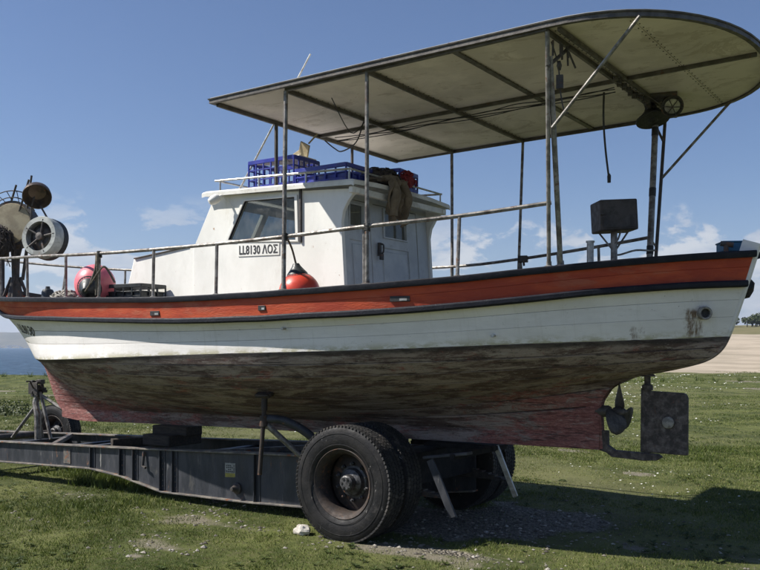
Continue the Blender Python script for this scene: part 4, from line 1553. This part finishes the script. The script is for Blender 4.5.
# lamp dome
la = Vector((.62, -.45, -.62)).normalized()
lc = Vector((-10.30, -.30, 3.70))
m = MB().lathe([(.0, -.17), (.06, -.165), (.125, -.13), (.17, -.06), (.185, .01), (.185, .035), (.172, .035), (.165, .0), (.11, -.09), (.0, -.12)], 28, lc, la)
m.build('lamp_dome', 'bronze', NH)
m = MB()
m.tube([lc - la * .16, lc - la * .22, (-10.42, -.3, 3.58), (-10.45, -.3, 3.1)], .014, 6)
m.tube([lc + Vector((.08, 0, -.15)), (-10.08, -.28, 3.36)], .012, 6)
for (a, b) in (((-10.95, -.33, 3.45), (-10.72, -.33, 3.88)), ((-10.82, -.30, 3.30), (-10.48, -.30, 3.93)), ((-10.52, -.30, 3.55), (-10.42, -.3, 3.98))):
    m.tube([a, b], .014, 6)
for k in range(2):
    r0 = .36 + .09 * k
    m.tube([c1 + Vector((.5 * 0, 0, 0)) + (Vector((.86, .5, 0)) * math.cos(t) + Vector((0, 0, 1)) * math.sin(t)) * r0 for t in np.linspace(.5, 2.9, 14)], .008, 6)
for t in np.linspace(.6, 2.8, 8):
    d0 = Vector((.86, .5, 0)) * math.cos(t) + Vector((0, 0, 1)) * math.sin(t)
    d1 = Vector((.86, .5, 0)) * math.cos(t + .2) + Vector((0, 0, 1)) * math.sin(t + .2)
    m.tube([c1 + d0 * .30, c1 + d1 * .45], .006, 5)
m.tube([(-10.62, -.30, 2.6), (-10.46, -.30, 3.3)], .022, 6); m.tube([(-10.9, -.30, 2.5), (-10.6, -.30, 3.15)], .018, 6)
m.tube([(-10.45, -.3, 3.0), (-10.2, -.3, 3.1)], .03, 8)
m.build('hauler_frame', 'dark_steel', NH)


def tangle(name, c, size, n, mat, label, cat, seed, r=.008, drape=0):
    rd = random.Random(seed)
    m = MB()
    bm = bmesh.new(); bmesh.ops.create_icosphere(bm, subdivisions=3, radius=1)
    bm.verts.index_update()
    vs = []
    for v in bm.verts:
        k = .82 + .3 * mnoise.noise(v.co * 2.1 + Vector((seed, seed, 0))) + .15 * mnoise.noise(v.co * 6 + Vector((seed, 0, 0)))
        vs.append(Vector(c) + Vector((v.co.x * size[0] * k, v.co.y * size[1] * k, max(v.co.z, -.75) * size[2] * k)))
    m.add(vs, [tuple(q.index for q in f.verts) for f in bm.faces]); bm.free()
    for _ in range(n):
        a = rd.uniform(0, 6.28); el = rd.uniform(-.4, 1.3)
        pts = []
        for k in range(7):
            a += rd.uniform(-.1, .5); el += rd.uniform(-.35, .35); el = max(-.7, min(1.5, el))
            q = rd.uniform(.86, 1.08)
            pts.append(Vector(c) + Vector((math.cos(a) * math.cos(el) * size[0] * q, math.sin(a) * math.cos(el) * size[1] * q, math.sin(el) * size[2] * q)))
        m.tube(catmull(pts, 3), r, 5)
    for _ in range(drape):
        a = rd.uniform(0, 6.28)
        p = Vector(c) + Vector((math.cos(a) * size[0] * .95, math.sin(a) * size[1] * .9, rd.uniform(-.3, .7) * size[2]))
        ln = rd.uniform(.12, .42)
        m.tube(catmull([p, p + Vector((rd.uniform(-.03, .03), rd.uniform(-.03, .03), -ln * .5)), p + Vector((rd.uniform(-.05, .05), rd.uniform(-.04, .04), -ln))], 4), rd.uniform(.004, .012), 5)
    return tag(m.build(name, mat), label, cat)


tangle('fishing_net', (-10.84, -.50, 3.07), (.25, .15, .25), 110, 'net_dark', 'dark fishing net bundled on the net hauler at the bow', 'net', 3, .0055, 34)
tangle('fishing_net', (-4.98, -.02, 3.36), (.20, .26, .13), 40, 'net_dark', 'black net heaped on the wheelhouse roof above the doors', 'net', 5, .007)
tangle('fishing_net', (-4.80, .16, 3.375), (.09, .13, .10), 22, 'net_red', 'dark red net bundle beside the brown jacket on the roof', 'net', 8, .007)
tangle('white_net', (-8.55, -1.12, 2.25), (.20, .14, .09), 30, 'net_pale', 'pale nets heaped on the side deck by the pink buoy', 'net', 9, .008)


# --- jacket hung over the roof edge
def jacket():
    m = MB()
    P = []
    for i in range(30):
        v = i / 29
        row = []
        for j in range(40):
            u = j / 39
            y = -.20 + (u - .5) * (.25 + .05 * math.sin(v * 3.4)) + .02 * math.sin(v * 7)
            fold = .035 * math.sin(u * 15 + 2.5 * math.sin(v * 3.3)) + .022 * math.sin(u * 33 + v * 6) + .05 * mnoise.noise(Vector((u * 4, v * 4, 2)))
            lobe = .25 + .16 * abs(math.cos(u * math.pi)) ** .7 + .03 * math.sin(u * 23)
            if v < .28:
                x = -4.95 + .30 * v / .28; z = 3.325 - .03 * (v / .28) + abs(fold) * .9
            else:
                t = (v - .28) / .72
                x = -4.64 - .035 * t + fold * (.5 + .7 * t); z = 3.30 - t * lobe
            row.append((x, y, z))
        P.append(row)
    m.grid(P)
    J = m.build('brown_jacket', 'jacket_cloth', smooth=70)
    sd = J.modifiers.new('solid', 'SOLIDIFY'); sd.thickness = .012
    for k, (y0, ln, lean) in enumerate(((-.295, .34, -.02), (-.115, .27, .03))):
        pts = [(-4.67, y0, 3.29), (-4.61, y0 + lean * .3, 3.17), (-4.63, y0 + lean * .8, 3.07), (-4.635, y0 + lean, 3.29 - ln)]
        q = catmull(pts, 5)
        mm = MB().tube(q, [.036 + .010 * math.sin(.5 + i * .16) + .003 * math.sin(i * .9 + k) for i in range(len(q))], 12)
        mm.build('sleeve', 'jacket_cloth', J, smooth=60)
    tag(J, 'brown jacket draped over the wheelhouse roof edge above the door', 'jacket')


jacket()


# --- crates
def crate(name, c, size, rot, mat, label, nx, nz, group=None):
    lx, ly, lz = size
    m = MB(); R = Matrix.Rotation(rot, 3, 'Z'); c = Vector(c)

    def bx(p, s):
        m.box(c + R @ Vector(p), s, R)
    bx((0, 0, .008), (lx - .02, ly - .02, .012))
    t = .012
    for s_ in (-1, 1):
        bx((0, s_ * ly / 2, lz - .02), (lx, t * 1.8, .04)); bx((0, s_ * ly / 2, .02), (lx, t, .04))
        bx((s_ * lx / 2, 0, lz - .02), (t * 1.8, ly, .04)); bx((s_ * lx / 2, 0, .02), (t, ly, .04))
        for k in range(nx + 1):
            bx((-lx / 2 + lx * k / nx, s_ * ly / 2, lz / 2), (.018, t * 1.2, lz - .01))
        for k in range(max(2, nx - 1) + 1):
            bx((s_ * lx / 2, -ly / 2 + ly * k / max(2, nx - 1), lz / 2), (t * 1.2, .018, lz - .01))
        for k in range(1, nz):
            bx((0, s_ * ly / 2, lz * k / nz), (lx, t * .9, .014)); bx((s_ * lx / 2, 0, lz * k / nz), (t * .9, ly, .014))
        # liner walls slightly inside
        bx((0, s_ * (ly / 2 - .014), lz / 2 - .03), (lx - .03, .006, lz - .09)) if nz < 3 else None
        bx((s_ * (lx / 2 - .014), 0, lz / 2 - .03), (.006, ly - .03, lz - .09)) if nz < 3 else None
    return tag(m.build(name, mat, bevel=.003, seg=1), label, 'crate', group)


crate('blue_crate', (-5.92, -.42, 3.305), (.60, .40, .30), 0, 'blue_plastic', 'tall blue lattice fish crate holding white foam on the roof', 6, 3)
crate('blue_crate', (-5.27, -.43, 3.275), (.62, .42, .175), 0, 'blue_plastic', 'shallow blue fish crate with solid sides on the wheelhouse roof', 5, 2)
crate('blue_crate', (-5.10, .22, 3.29), (.55, .40, .20), .1, 'blue_plastic', 'blue crate behind the shallow crate on the wheelhouse roof', 5, 2)
m = MB()
for k in range(5):
    m.box((-6.1 + k * .1, -.43 + random.uniform(-.06, .06), 3.60 + random.uniform(-.01, .012)), (.16, .26, .035), Matrix.Rotation(random.uniform(-.25, .25), 3, 'X') @ Matrix.Rotation(random.uniform(-.3, .3), 3, 'Z'))
tag(m.build('foam_pieces', 'polystyrene', bevel=.008), 'broken white foam slabs heaped in the tall blue crate', 'foam')
m = MB()
m.box((-5.72, -.34, 3.70), (.13, .02, .17), Matrix.Rotation(.5, 3, 'Y') @ Matrix.Rotation(.3, 3, 'X'))
m.box((-5.80, -.33, 3.655), (.12, .02, .10), Matrix.Rotation(1.2, 3, 'Y'))
m.tube([(-5.66, -.34, 3.77), (-5.56, -.32, 3.86)], .010, 6)
tag(m.build('tan_board', 'tan_metal', bevel=.004), 'bent tan board sticking up from the tall blue crate', 'board')
crate('black_crate', (-7.48, -1.02, 2.20), (.50, .36, .165), .08, 'black_plastic', 'black fish crate on the side deck by the trunk cabin', 4, 2)
crate('black_crate', (-8.05, -.86, 2.17), (.46, .36, .19), -.1, 'black_plastic', 'dark crate behind the pink buoy on the side deck', 4, 2)


# --- buoys
def buoy(name, c, r, ax, mat, label, rope):
    ax = Vector(ax).normalized()
    prof = [(r * math.sin(t), -r * math.cos(t)) for t in np.linspace(.02, math.pi - .42, 20)]
    B = MB().lathe(prof, 32, c, ax).build(name, mat, smooth=60)
    m = MB().lathe([(r * .52, r * .86), (r * .50, r * .93), (r * .36, r * 1.10), (r * .22, r * 1.28), (r * .15, r * 1.42), (r * .0, r * 1.44)], 20, c, ax)
    m.lathe([(r * .62, r * .79), (r * .42, r * .915)], 24, c, ax)
    m.build('buoy_neck', 'black_plastic', B)
    tip = Vector(c) + ax * r * 1.38
    mm = MB().tube(catmull([tip] + [Vector(p) for p in rope], 6), .009, 6)
    tag(B, label, 'buoy')
    mm.build('buoy_rope', 'rope_fibre', B)


buoy('pink_buoy', (-7.88, -1.24, 2.375), .215, (.50, -.80, -.30), 'pink_vinyl', 'round pink buoy with black neck tied to the side rail', [(-7.68, -1.50, 2.30), (-7.56, -1.50, 2.44), (-7.515, -1.49, 2.66)])
buoy('red_buoy', (-5.03, -1.24, 2.185), .185, (-.12, -.05, 1), 'red_vinyl', 'round red buoy with black cone top hanging by the wheelhouse', [(-5.02, -1.36, 2.57), (-4.99, -1.47, 2.66)])
buoy('red_float', (-8.38, -.95, 2.36), .115, (-.3, -.2, .9), 'red_vinyl', 'small red float lying behind the pink buoy', [(-8.42, -.98, 2.52), (-8.34, -1.0, 2.40)])
m = MB().tube(catmull([(-7.52, -1.50, 2.66), (-7.50, -1.53, 2.50), (-7.54, -1.56, 2.35), (-7.47, -1.53, 2.45), (-7.40, -1.49, 2.52), (-7.33, -1.42, 2.36)], 6), .011, 6)
tag(m.build('mooring_rope', 'rope_fibre'), 'brown rope end looped round the rail post beside the pink buoy', 'rope')
m = MB()
for i in range(3):
    m.tube(catmull([(-7.505 + .012 * i, -1.495 - .01 * i, 2.655), (-7.50 + random.uniform(-.03, .03), -1.52, 2.5), (-7.50, -1.52, 2.33 - .05 * i)], 5), .012, 6)
tag(m.build('hanging_lashing', 'rope_fibre'), 'frayed brown lashing hanging down the rail post at the pink buoy', 'rope')
m = MB().lathe([(.06, 0), (.075, .02), (.075, .13), (.06, .16), (.03, .17), (.025, .2)], 14, (-9.42, -.75, 2.24))
tag(m.build('plastic_jug', 'black_plastic'), 'dark plastic jug standing on the foredeck by the net hauler', 'jug')

# ------------------------------------------------------------------ trailer
TRL = empty('boat_trailer', (-7, 0, 0), 'old dark steel boat trailer with twin rear tyres under the fishing boat', 'trailer')
topz = table([(-13.2, .375), (-10.6, .466), (-8.74, .521), (-7.5, .565), (-6.2, .615), (-3.7, .70)])
botz = lambda X: float(np.interp(X, [-13.2, -10.6, -8.75, -8.2, -7.5, -6.2, -5.0, -3.7], [.13, .20, .255, .21, .092, .105, .15, .30]))
BX = [-13.2, -10.6, -9.6, -8.75, -8.2, -7.8, -7.5, -7.0, -6.2, -5.6, -5.0, -4.6, -4.25]


def chassis(y, s_):
    m = MB()
    t = .014
    rows_o = [[(x, y + s_ * .0, topz(x) - .008), (x, y, botz(x) + .008)] for x in BX]
    rows_i = [[(x, y - s_ * t, topz(x) - .008), (x, y - s_ * t, botz(x) + .008)] for x in BX]
    m.grid(rows_o); m.grid(rows_i)
    for r in (0, -1):
        m.add([rows_o[r][0], rows_o[r][1], rows_i[r][1], rows_i[r][0]], [(0, 1, 2, 3)])
    B = m.build('chassis_beam', 'chassis_paint', TRL, smooth=20)
    for f, dz0, dz1 in ((topz, -.012, .006), (botz, -.006, .012)):
        pts = [(Vector((x, y, f(x))), Vector((0, s_, 0)), Vector((0, 0, 1))) for x in BX]
        MB().sweep(pts, [(-.07, dz0), (.045, dz0), (.045, dz1), (-.07, dz1)]).build('beam_flange', 'flange_paint', B, bevel=.003, smooth=20)
    return B


CB = chassis(-.62, -1)
chassis(.62, 1)


def stiff(x, w=.06, holes=True, y=-.62):
    z0, z1 = botz(x) + .014, topz(x) - .014
    m = MB().box((x, y - .02, (z0 + z1) / 2), (w * .16, .04, z1 - z0))
    m.box((x + w * .35, y - .004, (z0 + z1) / 2), (w, .008, z1 - z0))
    o = m.build('stiffener', 'chassis_paint', CB, bevel=.002)
    if holes:
        m = MB()
        k = z0 + .05
        while k < z1 - .04:
            m.lathe([(.010, 0), (.009, .008), (0, .009)], 8, (x + w * .42, y - .009, k), (0, -1, 0)); k += .062
        m.build('bolts', 'dark_steel', o)


for x in (-8.74, -8.21, -7.98, -7.53, -7.33, -6.12):
    stiff(x, .07, x > -8.5 and x < -7)
m = MB().plate([(-9.28, .28), (-9.15, .28), (-9.15, .46), (-9.28, .46)], [], lambda u, v, w: (u, -.622 - w, v), .006)
m.build('patch_plate', 'flange_paint', CB)
m = MB()
m.tube([(-7.80, -.64, .52), (-7.80, -.66, .36), (-7.74, -.67, .345)], .016, 6)
m.build('hook_pin', 'dark_steel', CB)
m = MB().lathe([(.06, 0), (.06, .02), (.045, .03), (.03, .05), (.02, .09), (0, .09)], 16, (-6.38, -.622, .235), (0, -1, 0))
m.build('spring_pin', 'dark_steel', CB)
m = MB().plate([(-6.555, .335), (-6.405, .345), (-6.405, .49), (-6.555, .485)], [], lambda u, v, w: (u, -.6215 - w, v), .003)
ST = m.build('warning_sticker', 'sticker_white', CB, smooth=0)
ST.parent = TRL; ST.matrix_parent_inverse = Matrix.Translation(-Vector(TRL.location))
MB().plate([(-6.55, .337), (-6.41, .346), (-6.41, .385), (-6.55, .38)], [], lambda u, v, w: (u, -.625 - w, v), .002).build('sticker_band', 'sticker_yellow', ST, smooth=0)
m = MB()
for r in range(4):
    for c_ in range(5):
        if random.random() < .8:
            x = -6.54 + c_ * .026; z = .40 + r * .020
            m.box((x + .012, -.6255, z), (.018, .002, .010))
m.build('sticker_print', 'letter_black', ST, smooth=0)

for x, h, dz in ((-12.6, .14, .1), (-10.9, .10, .05), (-9.75, .10, .06), (-9.1, .08, .03), (-7.2, .16, .05), (-6.0, .18, .06), (-4.9, .18, .08)):
    z = topz(x) - dz
    MB().box((x, 0, z - h / 2), (.10, 1.20, h)).build('crossmember', 'chassis_paint', TRL, bevel=.004)
for (a, b) in (((-10.75, .55, .44), (-9.65, -.5, .47)), ((-6.9, -.5, .56), (-6.1, .5, .58))):
    MB().bar(a, b, .06, .05).build('diagonal_brace', 'flange_paint', TRL, bevel=.003)
# rear bolster and end frame
MB().box((-4.42, 0, .58), (.30, 1.18, .30)).build('rear_bolster', 'shaded_underframe', TRL, bevel=.008)
MB().bar((-3.72, -.80, .765), (-3.72, .20, .765), .05, .05).build('rear_crossbar', 'shaded_underframe', TRL, bevel=.004)
MB().box((-4.05, 0, .772), (.75, .22, .04)).build('keel_plate', 'shaded_underframe', TRL, bevel=.004)
MB().bar((-4.02, -.74, .735), (-3.58, -.74, .80), .10, .025).build('rear_arm', 'chassis_paint', TRL, bevel=.004)
MB().bar((-3.96, -.76, .72), (-3.73, -.76, .24), .07, .022, (0, 1, 0)).build('rear_arm', 'chassis_paint', TRL, bevel=.004)
MB().bar((-3.70, -.02, .79), (-3.52, .02, .33), .05, .022, (0, 1, 0)).build('rear_arm', 'galvanised', TRL, bevel=.004)


# wheels
def tyre_profile(R, w, rr):
    h = w / 2
    return [(rr, -h * .72), (rr + .015, -h * .80), (rr + .05, -h * .95), (rr + .10, -h), (R - .055, -h * .97), (R - .02, -h * .90), (R - .006, -h * .82), (R - .004, -h * .4), (R - .004, h * .4), (R - .006, h * .82), (R - .02, h * .90), (R - .055, h * .97), (rr + .10, h), (rr + .05, h * .95), (rr + .015, h * .80), (rr, h * .72)]


WHEEL = {}


def wheel_meshes(R, w, rr, dish, tag_):
    """three meshes centred on the origin, axle along y, outer face towards -y"""
    out = {}
    h = w / 2
    m = MB().lathe([(rr + .006, -h * .84), (rr + .012, -h * .80), (rr - .004, -h * .74), (rr - .02, -h * .5), (rr - .03, h * .5), (rr - .01, h * .74), (rr + .006, h * .8), (rr - .02, h * .78), (rr - .045, h * .4), (rr - .038, -h * .45), (rr - .016, -h * .72)], 56, axis=(0, 1, 0), close=True)
    m.lathe([(rr - .035, dish), (rr * .72, dish - .015), (rr * .62, dish - .03), (rr * .48, dish - .028), (rr * .48, dish - .01), (rr * .62, dish - .01), (rr * .72, dish), (rr - .035, dish + .015)], 48, axis=(0, 1, 0), close=True)
    out['rim'] = m
    m = MB().lathe([(.0, dish + .02), (rr * .49, dish + .02), (rr * .49, dish - .035), (.125, dish - .04), (.115, dish - .08), (.075, dish - .10), (.068, dish - .145), (.055, dish - .155), (.0, dish - .157)], 32, axis=(0, 1, 0))
    for k in range(10):
        a = k * .6283
        m.lathe([(.017, dish - .03), (.017, dish - .055), (.010, dish - .06), (.010, dish - .075), (0, dish - .076)], 6, (math.cos(a) * rr * .54, 0, math.sin(a) * rr * .54), (0, 1, 0))
    for k in range(6):
        a = k * 1.047 + .3
        m.lathe([(.012, dish - .14), (.012, dish - .163), (0, dish - .163)], 6, (math.cos(a) * .042, 0, math.sin(a) * .042), (0, 1, 0))
    out['hub'] = m
    out['tyre'] = MB().lathe(tyre_profile(R - .005, w, rr), 72, axis=(0, 1, 0), close=True)
    # raised sidewall rings
    for rk in (rr + .045, R - .075):
        out['tyre'].lathe([(rk, -h * 1.0), (rk + .004, -h * 1.012), (rk + .008, -h * 1.0)], 72, axis=(0, 1, 0), close=True)
    t = MB()
    n = 84
    for i in range(n):
        a = 2 * math.pi * i / n
        for k, (yc, wd, off) in enumerate(((-.365, .15, 0), (-.185, .155, .5), (0, .155, .1), (.185, .155, .6), (.365, .15, .2))):
            aa = a + off * 2 * math.pi / n
            c = Vector((math.cos(aa), 0, math.sin(aa))) * (R - .009)
            Rm = Matrix((Vector((math.cos(aa), 0, math.sin(aa))), Vector((0, 1, 0)), Vector((-math.sin(aa), 0, math.cos(aa))))).transposed()
            t.box(c + Vector((0, yc * w * 1.02, 0)), (.015, wd * w, 2 * math.pi * R / n * .80), Rm @ Matrix.Rotation(.28 * (1 if k % 2 else -1), 3, 'X'))
    out['tread'] = t
    return out


def first_wheel(R, w, rr, dish):
    ms = wheel_meshes(R, w, rr, dish, '')
    wobj = ms['rim'].build('wheel', 'rim_rust', None, smooth=35)
    hub = ms['hub'].build('hub', 'hub_grease', wobj, smooth=35)
    ty = ms['tyre'].build('tyre', 'rubber', wobj, smooth=45)
    tr = ms['tread'].build('tread', 'tread_rubber', wobj, smooth=0)
    return wobj


def put_wheel(w, loc, rot):
    w.parent = TRL
    w.matrix_parent_inverse = Matrix.Translation(-Vector(TRL.location))
    w.location = loc; w.rotation_euler = rot


def copy_wheel(w):
    c = w.copy(); COL.objects.link(c)
    for ch in list(w.children):
        d = ch.copy(); COL.objects.link(d); d.parent = c
    return c


W0 = first_wheel(.514, .25, .298, .105)
for i, (y, rz, ry) in enumerate(((-1.085, 0, .3), (-.80, math.pi, 1.1), (.80, 0, 2.0), (1.085, math.pi, .7))):
    w = W0 if i == 0 else copy_wheel(W0)
    put_wheel(w, (-4.60, y, .505), (0, ry, rz))
MB().tube([(-4.60, -1.0, .505), (-4.60, 1.0, .505)], .06, 14).build('axle', 'dark_steel', TRL)
for s_ in (-1, 1):
    m = MB()
    for k in range(7):
        L_ = .62 - k * .07
        m.bar((-4.5 - L_, s_ * .62, .33 + k * .016 + .05), (-4.5 + L_, s_ * .62, .33 + k * .016 + .05), .08, .012)
    m.build('leaf_spring', 'dark_steel', TRL)
W1 = first_wheel(.42, .22, .25, .06)
for i, (x, y, rz) in enumerate(((-11.5, .86, .06), (-11.5, -.86, math.pi + .06))):
    w = W1 if i == 0 else copy_wheel(W1)
    put_wheel(w, (x, y, .415), (0, .4 * i, rz))
MB().tube([(-11.5, -.8, .415), (-11.5, .8, .415)], .05, 12).build('axle', 'dark_steel', TRL)

# side support arm with screw prop
m = MB().lathe([(.085, 0), (.085, .018), (.03, .03)], 16, (-5.60, -1.07, 1.235))
m.box((-5.60, -1.05, 1.265), (.17, .14, .03), Matrix.Rotation(.5, 3, 'X'))
m.tube([(-5.60, -1.07, 1.24), (-5.605, -1.07, 1.10)], .03, 10)
m.tube([(-5.603, -1.07, 1.12), (-5.645, -1.09, .49)], .021, 10)
m.lathe([(.04, -.05), (.04, .05)], 12, (-5.61, -1.07, 1.0))
PP = m.build('screw_prop', 'rim_rust', TRL)
q = catmull([(-5.61, -1.05, 1.02), (-5.46, -.95, 1.00), (-5.30, -.84, .90), (-5.18, -.72, .74), (-5.12, -.62, .55)], 6)
MB().tube(q, .042, 12).build('support_arm', 'chassis_paint', TRL)
MB().tube([(-5.60, -1.05, .97), (-5.22, -.72, .50)], .028, 10).build('support_strut', 'steel', TRL)
q = catmull([(-5.61, 1.05, 1.02), (-5.46, .95, 1.00), (-5.30, .84, .90), (-5.18, .72, .74), (-5.12, .62, .55)], 6)
MB().tube(q, .042, 12).build('support_arm', 'chassis_paint', TRL)
m = MB().tube([(-5.60, 1.07, 1.26), (-5.64, 1.09, .49)], .022, 10)
m.build('screw_prop', 'rim_rust', TRL)

# winch stand at the front
m = MB()
top = Vector((-10.78, .05, 1.03))
m.tube(catmull([(-10.72, .0, .43), (-10.73, .0, .75), (-10.80, .02, .93), top], 6), .045, 10)
m.tube([(-11.32, .0, .42), (-10.83, .02, .86)], .024, 8)
m.tube([(-10.98, .25, .43), (-10.86, .1, .78)], .022, 8)
m.tube([(-10.50, .05, .44), (-10.74, .05, 1.08)], .024, 8)
m.tube([top + Vector((.02, 0, .02)), (-10.36, .12, .86)], .022, 8)
WS = m.build('winch_stand', 'steel', TRL)
m = MB()
m.lathe([(.085, -.05), (.085, -.04), (.045, -.035), (.045, .035), (.085, .04), (.085, .05)], 18, top + Vector((0, 0, .10)), (.3, 1, 0))
m.box(top + Vector((-.02, -.07, .10)), (.16, .02, .16), .2); m.tube([top + Vector((0, -.08, .1)), top + Vector((.04, -.16, .2)), top + Vector((.04, -.22, .2))], .012, 6)
m.box(top + Vector((.05, 0, .19)), (.07, .1, .06), .4); m.box(top + Vector((-.06, 0, .02)), (.1, .1, .08), .2)
for k in range(14):
    m.box(top + Vector((random.uniform(-.09, .09), random.uniform(-.08, .08), random.uniform(.0, .2))), (.04, .05, .035), random.random() * 3)
m.build('winch', 'dark_steel', WS, bevel=.004)

# keel blocks between trailer and keel
m = MB()
m.box((-8.02, -.02, .60), (.46, .52, .13)); m.box((-7.98, .02, .705), (.58, .26, .11), .03)
tag(m.build('keel_block', 'wood_block', bevel=.014), 'dark wooden keel block stacked on the trailer below the bow', 'block')
m = MB().bar((-8.6, -.45, .555), (-8.25, .3, .56), .11, .09)
tag(m.build('timber_offcut', 'wood_block', bevel=.01), 'loose timber lying across the trailer ahead of the keel block', 'timber')
m = MB().box((-5.55, 0, .715), (.3, .5, .16))
tag(m.build('keel_block', 'wood_block', bevel=.012), 'dark wooden keel block under the keel behind the rusty screw prop', 'block')


# ------------------------------------------------------------------ air
def haze():
    m = MB()
    m.box((-600, 2400, 75), (9000, 9000, 164))
    o = m.build('haze', 'hull_paint', smooth=0)
    t, mt = newmat('haze_air')
    v = t.n('ShaderNodeVolumePrincipled', {'Color': (.72, .82, 1.0), 'Density': .00022, 'Anisotropy': .2})
    out = t.t.nodes.new('ShaderNodeOutputMaterial')
    t.t.links.new(v, out.inputs['Volume'])
    o.data.materials.clear(); o.data.materials.append(mt)
    tag(o, 'thin blue sea haze lying over the bay', 'haze', kind='stuff')


haze()
